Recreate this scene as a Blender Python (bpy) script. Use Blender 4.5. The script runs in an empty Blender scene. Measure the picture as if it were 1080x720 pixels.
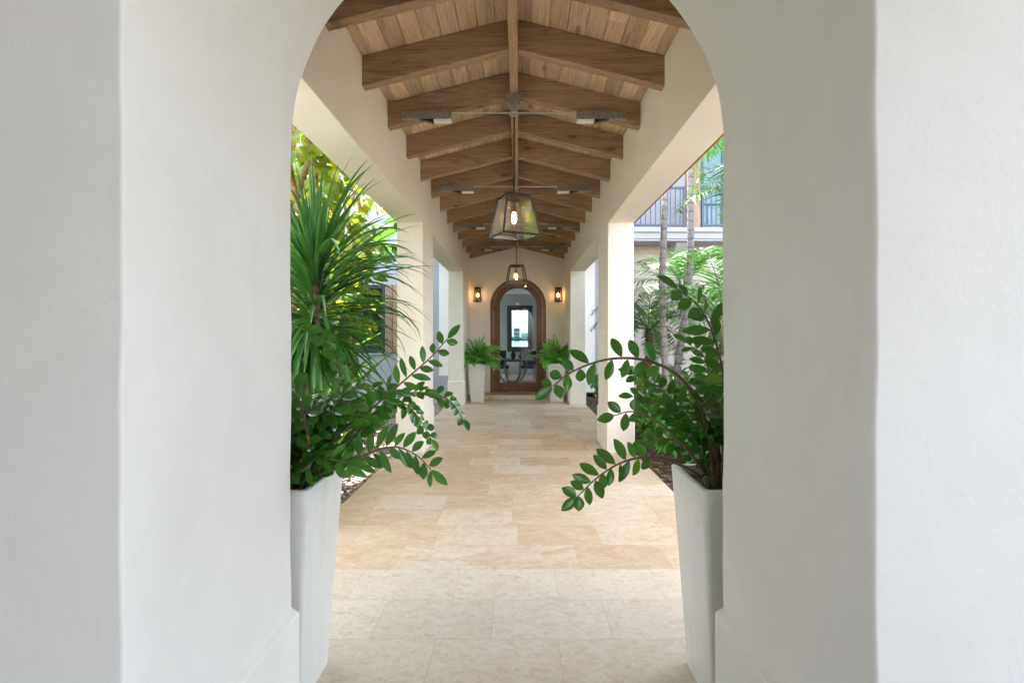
import bpy, math, random
from mathutils import Vector, Matrix
R = math.radians
PI = math.pi
scene = bpy.context.scene
COL = scene.collection
rnd = random.Random(7)
CX, F, VX, VY, H = 0.043, 540.0, 547.0, 356.0, 1.5

def P(px, py, d):
    return Vector((CX + (px - VX) / F * d, d, H + (VY - py) / F * d))

# ------------------------------------------------------------------ materials
def new_mat(name):
    m = bpy.data.materials.new(name); m.use_nodes = True
    nt = m.node_tree
    b = nt.nodes['Principled BSDF']
    return m, nt, b

def N(nt, kind, **kw):
    n = nt.nodes.new(kind)
    for k, v in kw.items():
        if k in n.inputs: n.inputs[k].default_value = v
        else: setattr(n, k, v)
    return n

def ramp(nt, fac, stops):
    r = nt.nodes.new('ShaderNodeValToRGB')
    els = r.color_ramp.elements
    while len(els) < len(stops): els.new(0.5)
    for e, (p, c) in zip(els, stops):
        e.position = p; e.color = (*c, 1) if len(c) == 3 else c
    nt.links.new(fac, r.inputs['Fac'])
    return r.outputs['Color']

def mixc(nt, fac, a, b, mode='MIX'):
    m = nt.nodes.new('ShaderNodeMix'); m.data_type = 'RGBA'; m.blend_type = mode
    for s, v in ((m.inputs[0], fac), (m.inputs[6], a), (m.inputs[7], b)):
        if isinstance(v, (int, float)): s.default_value = v
        elif isinstance(v, tuple): s.default_value = (*v, 1)
        else: nt.links.new(v, s)
    return m.outputs[2]

def math_n(nt, op, a, b=None):
    m = nt.nodes.new('ShaderNodeMath'); m.operation = op
    for i, v in enumerate((a, b)):
        if v is None: continue
        if isinstance(v, (int, float)): m.inputs[i].default_value = v
        else: nt.links.new(v, m.inputs[i])
    return m.outputs[0]

def pos(nt, scale=(1, 1, 1)):
    g = nt.nodes.new('ShaderNodeNewGeometry')
    mp = nt.nodes.new('ShaderNodeMapping'); mp.inputs['Scale'].default_value = scale
    nt.links.new(g.outputs['Position'], mp.inputs['Vector'])
    return mp.outputs[0]

def noise(nt, vec, scale, detail=4, rough=0.55, dist=0.0):
    n = N(nt, 'ShaderNodeTexNoise', Scale=scale, Detail=detail, Roughness=rough, Distortion=dist)
    nt.links.new(vec, n.inputs['Vector'])
    return n.outputs['Fac']

def bump(nt, b, h, strength=0.2, dist=0.01):
    n = N(nt, 'ShaderNodeBump', Strength=strength, Distance=dist)
    nt.links.new(h, n.inputs['Height']); nt.links.new(n.outputs[0], b.inputs['Normal'])

def plaster(name, col, dark, rough=0.75, spec=0.3, bs=1.0):
    m, nt, b = new_mat(name)
    v = pos(nt)
    n1 = noise(nt, v, 1.3, 5, 0.6, 0.6)
    n2 = noise(nt, pos(nt, (1, 1, 0.55)), 4.5, 4, 0.6, 1.2)
    c = ramp(nt, n1, [(0.32, dark), (0.62, col)])
    c = mixc(nt, math_n(nt, 'MULTIPLY', ramp(nt, n2, [(0.55, (0, 0, 0)), (0.72, (1, 1, 1))]), 0.35), c, tuple(x * 0.90 for x in col))
    n4 = noise(nt, pos(nt, (1, 1, 0.4)), 11.0, 5, 0.7, 2.0)
    c = mixc(nt, math_n(nt, 'MULTIPLY', ramp(nt, n4, [(0.5, (0, 0, 0)), (0.75, (1, 1, 1))]), 0.22), c, tuple(x * 0.86 for x in col))
    # tiny pin holes and specks
    vo = N(nt, 'ShaderNodeTexVoronoi', Scale=5.0); nt.links.new(v, vo.inputs['Vector'])
    sp = ramp(nt, vo.outputs['Distance'], [(0.012, (1, 1, 1)), (0.02, (0, 0, 0))])
    c = mixc(nt, math_n(nt, 'MULTIPLY', sp, 0.4), c, tuple(x * 0.5 for x in col))
    nt.links.new(c, b.inputs['Base Color'])
    b.inputs['Roughness'].default_value = rough
    b.inputs['Specular IOR Level'].default_value = spec
    hb = math_n(nt, 'ADD', math_n(nt, 'MULTIPLY', noise(nt, v, 5, 5, 0.6, 0.8), 0.55), math_n(nt, 'MULTIPLY', noise(nt, v, 110, 3, 0.7), 0.09))
    bump(nt, b, hb, 0.22 * bs, 0.02)
    return m

def wood(name, axis, cols, rough=0.6, knots=True, obj_random=False, scale=1.0):
    m, nt, b = new_mat(name)
    sc = {'x': (0.6, 9, 9), 'y': (9, 0.6, 9), 'z': (9, 9, 0.6)}[axis]
    ks = {'x': (1.7, 0.3, 5.0), 'y': (5.6, 1.5, 0.3), 'z': (4.2, 4.2, 1.6)}[axis]
    g = nt.nodes.new('ShaderNodeNewGeometry')
    oi = nt.nodes.new('ShaderNodeObjectInfo')
    rr = math_n(nt, 'ADD', g.outputs['Random Per Island'], oi.outputs['Random'])
    cmb = nt.nodes.new('ShaderNodeCombineXYZ')
    off = math_n(nt, 'MULTIPLY', rr, 37.0)
    for i in range(3): nt.links.new(off, cmb.inputs[i])
    def vec(s):
        mp = nt.nodes.new('ShaderNodeMapping'); mp.inputs['Scale'].default_value = s
        va = nt.nodes.new('ShaderNodeVectorMath'); va.operation = 'ADD'
        nt.links.new(g.outputs['Position'], va.inputs[0]); nt.links.new(cmb.outputs[0], va.inputs[1])
        nt.links.new(va.outputs[0], mp.inputs['Vector'])
        return mp.outputs[0]
    v = vec(tuple(s * scale for s in sc))
    n1 = noise(nt, v, 2.2, 6, 0.68, 2.2)
    n2 = noise(nt, v, 9.0, 5, 0.7, 0.4)
    c = ramp(nt, n1, [(0.36, tuple(x * 0.8 for x in cols[0])), (0.52, cols[1]), (0.72, cols[2])])
    c = mixc(nt, 0.3, c, ramp(nt, n2, [(0.35, cols[0]), (0.65, cols[2])]))
    if knots:
        vo = N(nt, 'ShaderNodeTexVoronoi', Scale=1.0); nt.links.new(vec(ks), vo.inputs['Vector'])
        k = ramp(nt, vo.outputs['Distance'], [(0.05, (1, 1, 1)), (0.10, (0.8, 0.8, 0.8)), (0.13, (0.25, 0.25, 0.25)), (0.26, (0, 0, 0))])
        c = mixc(nt, math_n(nt, 'MULTIPLY', k, 0.85), c, tuple(x * 0.42 for x in cols[0]))
    tint = ramp(nt, g.outputs['Random Per Island'], [(0.0, (0.72, 0.69, 0.66)), (0.5, (0.93, 0.92, 0.91)), (1.0, (1.12, 1.11, 1.09))])
    c = mixc(nt, 1.0, c, tint, 'MULTIPLY')
    t2 = ramp(nt, oi.outputs['Random'], [(0.0, (0.9, 0.9, 0.9)), (1.0, (1.06, 1.05, 1.03))])
    c = mixc(nt, 1.0, c, t2, 'MULTIPLY')
    nt.links.new(c, b.inputs['Base Color'])
    b.inputs['Roughness'].default_value = rough
    b.inputs['Specular IOR Level'].default_value = 0.3
    bump(nt, b, n2, 0.25, 0.004)
    return m

def leaf_mat(name, c0, c1, trans=0.3, rough=0.35, tcol=None, spec=0.5, veins=False):
    m, nt, b = new_mat(name)
    g = nt.nodes.new('ShaderNodeNewGeometry')
    c = ramp(nt, g.outputs['Random Per Island'], [(0.0, c0), (0.93, c1), (0.97, tuple(min(1, x * k) for x, k in zip(c1, (2.6, 1.6, 1.1)))), (1.0, tuple(min(1, x * k) for x, k in zip(c1, (3.2, 1.7, 1.0))))])
    n1 = noise(nt, pos(nt), 14.0, 3, 0.6)
    c = mixc(nt, math_n(nt, 'MULTIPLY', n1, 0.35), c, tuple(min(1, x * 1.5) for x in c1))
    nt.links.new(c, b.inputs['Base Color'])
    b.inputs['Roughness'].default_value = rough
    b.inputs['Specular IOR Level'].default_value = spec
    tr = nt.nodes.new('ShaderNodeBsdfTranslucent')
    tc = tcol or tuple(min(1, x * 1.8) for x in c1)
    tcc = mixc(nt, 0.65, c, tc)
    nt.links.new(tcc, tr.inputs['Color'])
    mx = nt.nodes.new('ShaderNodeMixShader'); mx.inputs[0].default_value = trans
    nt.links.new(b.outputs[0], mx.inputs[1]); nt.links.new(tr.outputs[0], mx.inputs[2])
    nt.links.new(mx.outputs[0], nt.nodes['Material Output'].inputs['Surface'])
    return m

def simple(name, col, rough=0.5, metal=0.0, ns=None, var=0.15, emis=None, est=0, bs=0.0, spec=0.5):
    m, nt, b = new_mat(name)
    if ns:
        n1 = noise(nt, pos(nt), ns, 5, 0.6, 0.3)
        c = ramp(nt, n1, [(0.3, tuple(x * (1 - var) for x in col)), (0.7, tuple(min(1, x * (1 + var)) for x in col))])
        nt.links.new(c, b.inputs['Base Color'])
        if bs: bump(nt, b, n1, bs, 0.01)
    else: b.inputs['Base Color'].default_value = (*col, 1)
    b.inputs['Roughness'].default_value = rough
    b.inputs['Metallic'].default_value = metal
    b.inputs['Specular IOR Level'].default_value = spec
    if emis:
        b.inputs['Emission Color'].default_value = (*emis, 1); b.inputs['Emission Strength'].default_value = est
    return m

def glass_mat(name, tint=(0.95, 0.96, 0.94), refl=1.0, rough=0.01):
    m, nt, b = new_mat(name)
    nt.nodes.remove(b)
    tr = N(nt, 'ShaderNodeBsdfTransparent'); tr.inputs[0].default_value = (*tint, 1)
    gl = N(nt, 'ShaderNodeBsdfGlossy'); gl.inputs['Roughness'].default_value = rough
    fr = N(nt, 'ShaderNodeFresnel', IOR=1.5)
    mx = nt.nodes.new('ShaderNodeMixShader')
    nt.links.new(math_n(nt, 'MULTIPLY', fr.outputs[0], refl), mx.inputs[0])
    nt.links.new(tr.outputs[0], mx.inputs[1]); nt.links.new(gl.outputs[0], mx.inputs[2])
    nt.links.new(mx.outputs[0], nt.nodes['Material Output'].inputs['Surface'])
    return m

def floor_mat():
    m, nt, b = new_mat('travertine')
    W_, D_, Y0 = 0.61, 0.387, 2.55
    g = nt.nodes.new('ShaderNodeNewGeometry')
    sx = nt.nodes.new('ShaderNodeSeparateXYZ'); nt.links.new(g.outputs['Position'], sx.inputs[0])
    v = math_n(nt, 'DIVIDE', math_n(nt, 'SUBTRACT', sx.outputs[1], Y0), D_)
    row = math_n(nt, 'FLOOR', v)
    wn = nt.nodes.new('ShaderNodeTexWhiteNoise'); wn.noise_dimensions = '1D'; nt.links.new(row, wn.inputs['W'])
    u = math_n(nt, 'ADD', math_n(nt, 'DIVIDE', sx.outputs[0], W_), math_n(nt, 'MULTIPLY', wn.outputs['Value'], 3.7))
    col = math_n(nt, 'FLOOR', u)
    c2 = nt.nodes.new('ShaderNodeCombineXYZ'); nt.links.new(row, c2.inputs[0]); nt.links.new(col, c2.inputs[1])
    w2 = nt.nodes.new('ShaderNodeTexWhiteNoise'); w2.noise_dimensions = '2D'; nt.links.new(c2.outputs[0], w2.inputs['Vector'])
    r2 = w2.outputs['Value']
    base = ramp(nt, r2, [(0.0, (0.52, 0.355, 0.21)), (0.2, (0.59, 0.44, 0.29)), (0.45, (0.63, 0.49, 0.34)), (0.75, (0.68, 0.56, 0.42)), (1.0, (0.72, 0.63, 0.51))])
    pale = ramp(nt, r2, [(0.0, (0.64, 0.55, 0.43)), (1.0, (0.73, 0.65, 0.53))])
    # the first rows by the arch are laid in a paler stone
    near = ramp(nt, math_n(nt, 'MULTIPLY', math_n(nt, 'ADD', row, 10), 0.05), [(0.0, (1, 1, 1)), (0.595, (1, 1, 1)), (0.596, (0, 0, 0))])
    near.node.color_ramp.interpolation = 'CONSTANT'
    c = mixc(nt, near, base, pale)
    # veins & clouds, offset per tile
    offv = nt.nodes.new('ShaderNodeVectorMath'); offv.operation = 'MULTIPLY_ADD'
    nt.links.new(w2.outputs['Color'], offv.inputs[0]); offv.inputs[1].default_value = (1.3, 1.3, 1.3)
    nt.links.new(g.outputs['Position'], offv.inputs[2])
    mp = nt.nodes.new('ShaderNodeMapping'); mp.inputs['Scale'].default_value = (1, 1.6, 1); nt.links.new(offv.outputs[0], mp.inputs[0])
    n1 = noise(nt, mp.outputs[0], 3.0, 6, 0.65, 1.4)
    n2 = noise(nt, mp.outputs[0], 16.0, 6, 0.7, 1.0)
    n3 = noise(nt, mp.outputs[0], 42.0, 5, 0.8, 0.3)
    c = mixc(nt, math_n(nt, 'MULTIPLY', ramp(nt, n1, [(0.45, (0, 0, 0)), (0.62, (1, 1, 1))]), 0.5), c, (0.73, 0.65, 0.54))
    c = mixc(nt, math_n(nt, 'MULTIPLY', ramp(nt, n2, [(0.50, (0, 0, 0)), (0.64, (1, 1, 1))]), 0.5), c, (0.55, 0.385, 0.235))
    pit = ramp(nt, n3, [(0.60, (0, 0, 0)), (0.68, (1, 1, 1))])
    gr = ramp(nt, noise(nt, mp.outputs[0], 24.0, 6, 0.8, 0.2), [(0.38, (0.86, 0.84, 0.81)), (0.62, (1.06, 1.06, 1.06))])
    c = mixc(nt, 0.6, c, gr, 'MULTIPLY')
    c = mixc(nt, math_n(nt, 'MULTIPLY', pit, 0.55), c, (0.36, 0.27, 0.18))
    n5 = noise(nt, mp.outputs[0], 5.0, 9, 0.78, 0.9)
    n6 = noise(nt, mp.outputs[0], 1.1, 3, 0.5, 0.5)
    warm = math_n(nt, 'MULTIPLY', ramp(nt, n5, [(0.46, (0, 0, 0)), (0.62, (1, 1, 1))]), ramp(nt, n6, [(0.40, (0.15, 0.15, 0.15)), (0.58, (0.8, 0.8, 0.8))]))
    warm = math_n(nt, 'MULTIPLY', warm, math_n(nt, 'SUBTRACT', 1.0, math_n(nt, 'MULTIPLY', near, 0.75)))
    c = mixc(nt, warm, c, (0.56, 0.36, 0.19))
    vo = N(nt, 'ShaderNodeTexVoronoi', Scale=7.0); nt.links.new(g.outputs['Position'], vo.inputs['Vector'])
    c = mixc(nt, math_n(nt, 'MULTIPLY', ramp(nt, vo.outputs['Distance'], [(0.03, (1, 1, 1)), (0.05, (0, 0, 0))]), 0.6), c, (0.2, 0.15, 0.1))
    def edge(t, w):
        f = math_n(nt, 'FRACT', t)
        d = math_n(nt, 'MINIMUM', f, math_n(nt, 'SUBTRACT', 1.0, f))
        return math_n(nt, 'LESS_THAN', d, w)
    seam = math_n(nt, 'MAXIMUM', edge(u, 0.0022), edge(v, 0.0036))
    c = mixc(nt, math_n(nt, 'MULTIPLY', seam, 0.55), c, (0.36, 0.28, 0.19))
    nt.links.new(c, b.inputs['Base Color'])
    rg = ramp(nt, n2, [(0.3, (0.34,) * 3), (0.8, (0.55,) * 3)])
    nt.links.new(rg, b.inputs['Roughness'])
    b.inputs['Specular IOR Level'].default_value = 0.35
    h = math_n(nt, 'SUBTRACT', math_n(nt, 'MULTIPLY', n1, 0.3), math_n(nt, 'ADD', math_n(nt, 'MULTIPLY', seam, 0.5), math_n(nt, 'MULTIPLY', pit, 0.3)))
    bump(nt, b, h, 0.25, 0.004)
    return m

def bark_mat(name, c0, c1, rings=9.0):
    m, nt, b = new_mat(name)
    v = pos(nt)
    n1 = noise(nt, pos(nt, (1, 1, 1)), 18, 4, 0.6)
    w = N(nt, 'ShaderNodeTexWave', Scale=rings / 6.28 , Distortion=1.6, Detail=2.0); w.bands_direction = 'Z'
    w.inputs['Detail Scale'].default_value = 2.0
    nt.links.new(v, w.inputs['Vector'])
    c = ramp(nt, n1, [(0.3, c0), (0.7, c1)])
    c = mixc(nt, math_n(nt, 'MULTIPLY', ramp(nt, w.outputs['Fac'], [(0.0, (1, 1, 1)), (0.16, (0, 0, 0))]), 0.55), c, tuple(x * 0.45 for x in c0))
    nt.links.new(c, b.inputs['Base Color']); b.inputs['Roughness'].default_value = 0.85
    bump(nt, b, math_n(nt, 'ADD', n1, w.outputs['Fac']), 0.4, 0.01)
    return m

M = {}
M['wall'] = plaster('cream_plaster', (0.87, 0.825, 0.76), (0.835, 0.785, 0.715))
M['arch'] = plaster('arch_plaster', (0.85, 0.815, 0.765), (0.79, 0.755, 0.705))
M['house'] = plaster('house_plaster', (0.41, 0.41, 0.44), (0.38, 0.38, 0.41))
M['beige'] = plaster('beige_plaster', (0.52, 0.44, 0.375), (0.48, 0.40, 0.34))
M['inner'] = plaster('room_plaster', (0.55, 0.60, 0.60), (0.50, 0.55, 0.55))
M['rafter'] = wood('rafter_wood', 'x', [(0.28, 0.18, 0.11), (0.45, 0.31, 0.20), (0.58, 0.42, 0.285)])
M['ridge'] = wood('ridge_wood', 'y', [(0.40, 0.26, 0.15), (0.52, 0.36, 0.22), (0.60, 0.43, 0.27)])
M['board'] = wood('board_wood', 'y', [(0.55, 0.385, 0.24), (0.75, 0.575, 0.40), (0.83, 0.67, 0.495)])
M['door'] = wood('door_wood', 'z', [(0.22, 0.10, 0.065), (0.29, 0.14, 0.09), (0.35, 0.18, 0.12)], rough=0.4, knots=False)
M['trim'] = wood('trim_wood', 'z', [(0.33, 0.2, 0.13), (0.42, 0.28, 0.2), (0.5, 0.35, 0.26)], rough=0.6, knots=False)
M['floor'] = floor_mat()
M['metal'] = simple('bronze_metal', (0.055, 0.05, 0.045), 0.4, 0.7, 40, 0.3)
M['zinc'] = simple('zinc_metal', (0.26, 0.25, 0.23), 0.5, 0.35, 60, 0.5, bs=0.1)
M['steel'] = simple('steel_rod', (0.5, 0.49, 0.46), 0.3, 0.9)
M['glass'] = glass_mat('lantern_glass', (0.99, 0.985, 0.96), 0.8)
_nt = M['glass'].node_tree; _tl = _nt.nodes.new('ShaderNodeBsdfTranslucent'); _tl.inputs[0].default_value = (0.85, 0.80, 0.66, 1)
_df = _nt.nodes.new('ShaderNodeBsdfDiffuse'); _df.inputs[0].default_value = (0.75, 0.72, 0.62, 1)
_m0 = _nt.nodes.new('ShaderNodeMixShader'); _nt.links.new(_tl.outputs[0], _m0.inputs[1]); _nt.links.new(_df.outputs[0], _m0.inputs[2])
_m = _nt.nodes.new('ShaderNodeMixShader'); _m.inputs[0].default_value = 0.035
_o = _nt.nodes['Material Output']; _src = _o.inputs['Surface'].links[0].from_socket
_nt.links.new(_src, _m.inputs[1]); _nt.links.new(_m0.outputs[0], _m.inputs[2]); _nt.links.new(_m.outputs[0], _o.inputs['Surface'])
M['dglass'] = glass_mat('door_glass', (0.9, 0.95, 0.94), 0.6)
M['tint'] = glass_mat('sky_dimming_glass', (0.50, 0.60, 0.68), 1.0)  # tint added to dim the overbright sky in the far window
M['lens'] = simple('frosted_lens', (0.8, 0.8, 0.78), 0.25, 0.0)
M['bulb'] = simple('lit_bulb', (1, 0.8, 0.5), 0.3, 0, emis=(1.0, 0.52, 0.17), est=3)
M['sbulb'] = simple('sconce_bulb', (1, 0.8, 0.5), 0.3, 0, emis=(1.0, 0.50, 0.17), est=8)
M['pot'] = simple('pot_resin', (0.70, 0.69, 0.655), 0.33, 0, 5, 0.035, bs=0.08)
m_, nt_, b_0 = new_mat('pot_resin')
_c = mixc(nt_, ramp(nt_, noise(nt_, pos(nt_, (1, 1, 0.12)), 16, 5, 0.6, 0.6), [(0.4, (0, 0, 0)), (0.7, (1, 1, 1))]), (0.74, 0.73, 0.70), (0.69, 0.68, 0.645))
_c = mixc(nt_, math_n(nt_, 'MULTIPLY', ramp(nt_, noise(nt_, pos(nt_), 3, 5, 0.65, 1.2), [(0.5, (0, 0, 0)), (0.7, (1, 1, 1))]), 0.5), _c, (0.60, 0.59, 0.54))
nt_.links.new(_c, b_0.inputs['Base Color']); b_0.inputs['Roughness'].default_value = 0.3
bump(nt_, b_0, noise(nt_, pos(nt_), 9, 4, 0.6), 0.12, 0.01); M['pot'] = m_
M['soil'] = simple('dark_soil', (0.05, 0.035, 0.022), 0.95, 0, 40, 0.5, bs=0.6)
M['bed'] = simple('garden_soil', (0.10, 0.075, 0.05), 0.95, 0, 12, 0.5, bs=0.6)
M['land'] = simple('lawn_ground', (0.15, 0.13, 0.09), 0.95, 0, 3, 0.3, bs=0.5)
M['pave'] = simple('court_paving', (0.42, 0.42, 0.43), 0.7, 0, 2, 0.06)
M['window'] = simple('window_frame_paint', (0.035, 0.042, 0.06), 0.35)
M['rail'] = simple('railing_paint', (0.06, 0.085, 0.12), 0.4)
M['pane'] = simple('window_pane', (0.03, 0.06, 0.06), 0.03, 0, spec=1.0)
M['teal'] = simple('curtain_glass', (0.07, 0.17, 0.19), 0.05, 0, 3, 0.3, spec=1.0)
M['tile'] = simple('roof_tile', (0.34, 0.17, 0.10), 0.8, 0, 8, 0.3)
M['stem'] = simple('stem_green', (0.11, 0.12, 0.05), 0.5, 0, 25, 0.5)
M['stemb'] = simple('stem_brown', (0.13, 0.075, 0.045), 0.5, 0, 25, 0.4)
M['zz'] = leaf_mat('waxy_leaf', (0.022, 0.085, 0.010), (0.065, 0.21, 0.02), 0.18, 0.22)
M['drac'] = leaf_mat('strap_leaf', (0.018, 0.08, 0.014), (0.055, 0.17, 0.03), 0.25, 0.35)
M['fern'] = leaf_mat('fern_leaf', (0.06, 0.24, 0.045), (0.18, 0.46, 0.08), 0.3, 0.45)
M['banana'] = leaf_mat('banana_leaf', (0.03, 0.12, 0.015), (0.07, 0.20, 0.025), 0.3, 0.35, (0.2, 0.45, 0.04))
M['pothos'] = leaf_mat('golden_leaf', (0.04, 0.15, 0.015), (0.24, 0.30, 0.025), 0.3, 0.35, (0.5, 0.6, 0.04))
M['bright'] = leaf_mat('bright_leaf', (0.035, 0.13, 0.015), (0.12, 0.27, 0.03), 0.3, 0.4, (0.45, 0.8, 0.08))
M['palm'] = leaf_mat('palm_leaf', (0.025, 0.095, 0.02), (0.065, 0.17, 0.04), 0.25, 0.45, (0.12, 0.32, 0.06))
M['dark'] = leaf_mat('dark_leaf', (0.025, 0.11, 0.02), (0.07, 0.24, 0.035), 0.3, 0.35)
M['grass'] = leaf_mat('grass_blade', (0.045, 0.14, 0.02), (0.10, 0.24, 0.03), 0.3, 0.6)
M['pbark'] = bark_mat('palm_bark', (0.16, 0.14, 0.135), (0.34, 0.31, 0.31), 13)
M['bark'] = bark_mat('brown_bark', (0.10, 0.065, 0.04), (0.22, 0.15, 0.095), 30)
M['vine'] = bark_mat('vine_bark', (0.22, 0.13, 0.06), (0.40, 0.26, 0.12), 20)
M['navy'] = simple('navy_fabric', (0.02, 0.035, 0.05), 0.75, spec=0.2)
M['oak'] = wood('table_oak', 'x', [(0.30, 0.22, 0.15), (0.36, 0.28, 0.2), (0.42, 0.33, 0.25)], knots=False)
M['rug'] = simple('rug_wool', (0.45, 0.26, 0.24), 0.9, 0, 30, 0.2)
M['room_floor'] = simple('room_floor_stone', (0.5, 0.47, 0.42), 0.25, 0, 4, 0.1)
M['city'] = simple('city_concrete', (0.5, 0.5, 0.5), 0.8)
def pebble_mat(name, stops):
    m, nt, b = new_mat(name)
    g = nt.nodes.new('ShaderNodeNewGeometry')
    c = ramp(nt, g.outputs['Random Per Island'], stops)
    nt.links.new(c, b.inputs['Base Color']); b.inputs['Roughness'].default_value = 0.6
    return m
M['pebble'] = pebble_mat('pebble_stone', [(0, (0.18, 0.12, 0.08)), (0.25, (0.28, 0.21, 0.15)), (0.5, (0.36, 0.31, 0.27)), (1, (0.52, 0.49, 0.46))])
M['mulch'] = pebble_mat('mulch_chip', [(0, (0.05, 0.028, 0.02)), (0.6, (0.13, 0.07, 0.045)), (0.9, (0.24, 0.15, 0.1)), (1, (0.4, 0.3, 0.22))])
mw, nt, b = new_mat('sea_water')
b.inputs['Base Color'].default_value = (0.03, 0.12, 0.15, 1); b.inputs['Roughness'].default_value = 0.15
bump(nt, b, noise(nt, pos(nt), 0.8, 4), 0.4, 0.1); M['water'] = mw

# ------------------------------------------------------------------ mesh builder
class MB:
    def __init__(s): s.v = []; s.f = []; s.m = []
    def add(s, vs, fs, mi=0):
        o = len(s.v); s.v += [tuple(v) for v in vs]
        for f in fs: s.f.append(tuple(i + o for i in f)); s.m.append(mi)
    def box(s, x0, x1, y0, y1, z0, z1, mi=0, M4=None):
        vs = [Vector((x, y, z)) for z in (z0, z1) for y in (y0, y1) for x in (x0, x1)]
        if M4 is not None: vs = [M4 @ v for v in vs]
        s.add(vs, [(0, 2, 3, 1), (4, 5, 7, 6), (0, 1, 5, 4), (2, 6, 7, 3), (0, 4, 6, 2), (1, 3, 7, 5)], mi)
    def prism(s, poly, axis, a0, a1, mi=0):
        # poly of 2D points in the other two axes, extruded along axis
        def mk(p, a):
            if axis == 'y': return (p[0], a, p[1])
            if axis == 'x': return (a, p[0], p[1])
            return (p[0], p[1], a)
        n = len(poly)
        vs = [mk(p, a0) for p in poly] + [mk(p, a1) for p in poly]
        fs = [tuple(range(n)), tuple(range(2 * n - 1, n - 1, -1))]
        fs += [(i, i + n, (i + 1) % n + n, (i + 1) % n) for i in range(n)]
        s.add(vs, fs, mi)
    def tube(s, pts, rad, n=8, mi=0, cap=True):
        pts = [Vector(p) for p in pts]
        if not isinstance(rad, (list, tuple)): rad = [rad] * len(pts)
        vs = []; up = None
        for i, p in enumerate(pts):
            t = (pts[min(i + 1, len(pts) - 1)] - pts[max(i - 1, 0)]).normalized()
            if up is None:
                up = Vector((0, 0, 1)) if abs(t.z) < 0.9 else Vector((1, 0, 0))
            a = t.cross(up).normalized(); up = a.cross(t).normalized()
            for k in range(n):
                q = 2 * PI * k / n
                vs.append(p + (a * math.cos(q) + up * math.sin(q)) * rad[i])
        fs = [(i * n + k, i * n + (k + 1) % n, (i + 1) * n + (k + 1) % n, (i + 1) * n + k) for i in range(len(pts) - 1) for k in range(n)]
        if cap:
            fs.append(tuple(range(n - 1, -1, -1))); o = (len(pts) - 1) * n; fs.append(tuple(range(o, o + n)))
        s.add(vs, fs, mi)
    def leaf(s, base, d, nrm, L, W, segs=5, fold=0.25, droop=0.15, mi=0, peak=0.5, tip=1.0):
        d = Vector(d).normalized(); nrm = Vector(nrm)
        side = d.cross(nrm)
        if side.length < 1e-4: side = d.orthogonal()
        side.normalize(); nrm = side.cross(d).normalized()
        vs = [Vector(base)]; fs = []
        ex = math.log(0.5) / math.log(peak)
        for i in range(1, segs):
            t = i / segs
            c = Vector(base) + d * (L * t) - nrm * (droop * L * t * t)
            w = W * 0.5 * max(0.02, math.sin(PI * t ** ex)) ** tip
            vs += [c + side * w + nrm * (fold * w), c, c - side * w + nrm * (fold * w)]
        vs.append(Vector(base) + d * L - nrm * (droop * L))
        e = len(vs) - 1
        fs += [(0, 2, 1), (0, 3, 2)]
        for i in range(segs - 2):
            o = 1 + i * 3
            fs += [(o, o + 1, o + 4, o + 3), (o + 1, o + 2, o + 5, o + 4)]
        o = 1 + (segs - 2) * 3
        fs += [(o, o + 1, e), (o + 1, o + 2, e)]
        s.add(vs, fs, mi)
    def blade(s, base, az, el, L, W, bend, segs=7, fold=0.3, mi=0, peak=0.35, w0=0.4, twist=0.0):
        p = Vector(base); h = Vector((math.cos(az), math.sin(az), 0)); sd = Vector((-math.sin(az), math.cos(az), 0))
        vs = []; fs = []
        for i in range(segs + 1):
            t = i / segs
            e = el - bend * t * t
            d = h * math.cos(e) + Vector((0, 0, 1)) * math.sin(e)
            up = (sd.cross(d)) * -1
            if t < peak: w = w0 + (1 - w0) * math.sin(t / peak * PI / 2)
            else: w = math.cos((t - peak) / (1 - peak) * PI / 2) ** 0.8
            w = max(w, 0.03) * W * 0.5
            s2 = (sd * math.cos(twist * t) + up * math.sin(twist * t))
            vs += [p + s2 * w + up * (fold * w), p.copy(), p - s2 * w + up * (fold * w)]
            p = p + d * (L / segs)
        for i in range(segs):
            o = i * 3
            fs += [(o, o + 1, o + 4, o + 3), (o + 1, o + 2, o + 5, o + 4)]
        s.add(vs, fs, mi)
    def sphere(s, c, r, seg=10, rings=7, mi=0, sz=1.0):
        vs = []; c = Vector(c)
        for i in range(rings + 1):
            a = PI * i / rings
            for k in range(seg):
                q = 2 * PI * k / seg
                vs.append(c + Vector((math.sin(a) * math.cos(q) * r, math.sin(a) * math.sin(q) * r, math.cos(a) * r * sz)))
        fs = [(i * seg + k, (i + 1) * seg + k, (i + 1) * seg + (k + 1) % seg, i * seg + (k + 1) % seg) for i in range(rings) for k in range(seg)]
        s.add(vs, fs, mi)
    def build(s, name, mats, parent=None, smooth=False, bevel=0.0, origin=None, autos=None):
        me = bpy.data.meshes.new(name)
        vs = s.v
        if origin is not None:
            ox, oy, oz = origin; vs = [(x - ox, y - oy, z - oz) for x, y, z in vs]
        me.from_pydata(vs, [], s.f)
        if not isinstance(mats, (list, tuple)): mats = [mats]
        for m in mats: me.materials.append(m)
        if len(mats) > 1: me.polygons.foreach_set('material_index', s.m)
        if smooth: me.polygons.foreach_set('use_smooth', [True] * len(s.f))
        me.update(); me.validate()
        o = bpy.data.objects.new(name, me); COL.objects.link(o)
        if origin is not None: o.location = origin
        if parent is not None:
            o.parent = parent
            if origin is None: o.matrix_parent_inverse = Matrix.Translation(parent.location).inverted() if parent.rotation_euler.z == 0 else Matrix.Identity(4)
        if bevel:
            b = o.modifiers.new('bevel', 'BEVEL'); b.width = bevel; b.segments = 2; b.limit_method = 'ANGLE'; b.angle_limit = R(40)
        return o

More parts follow.
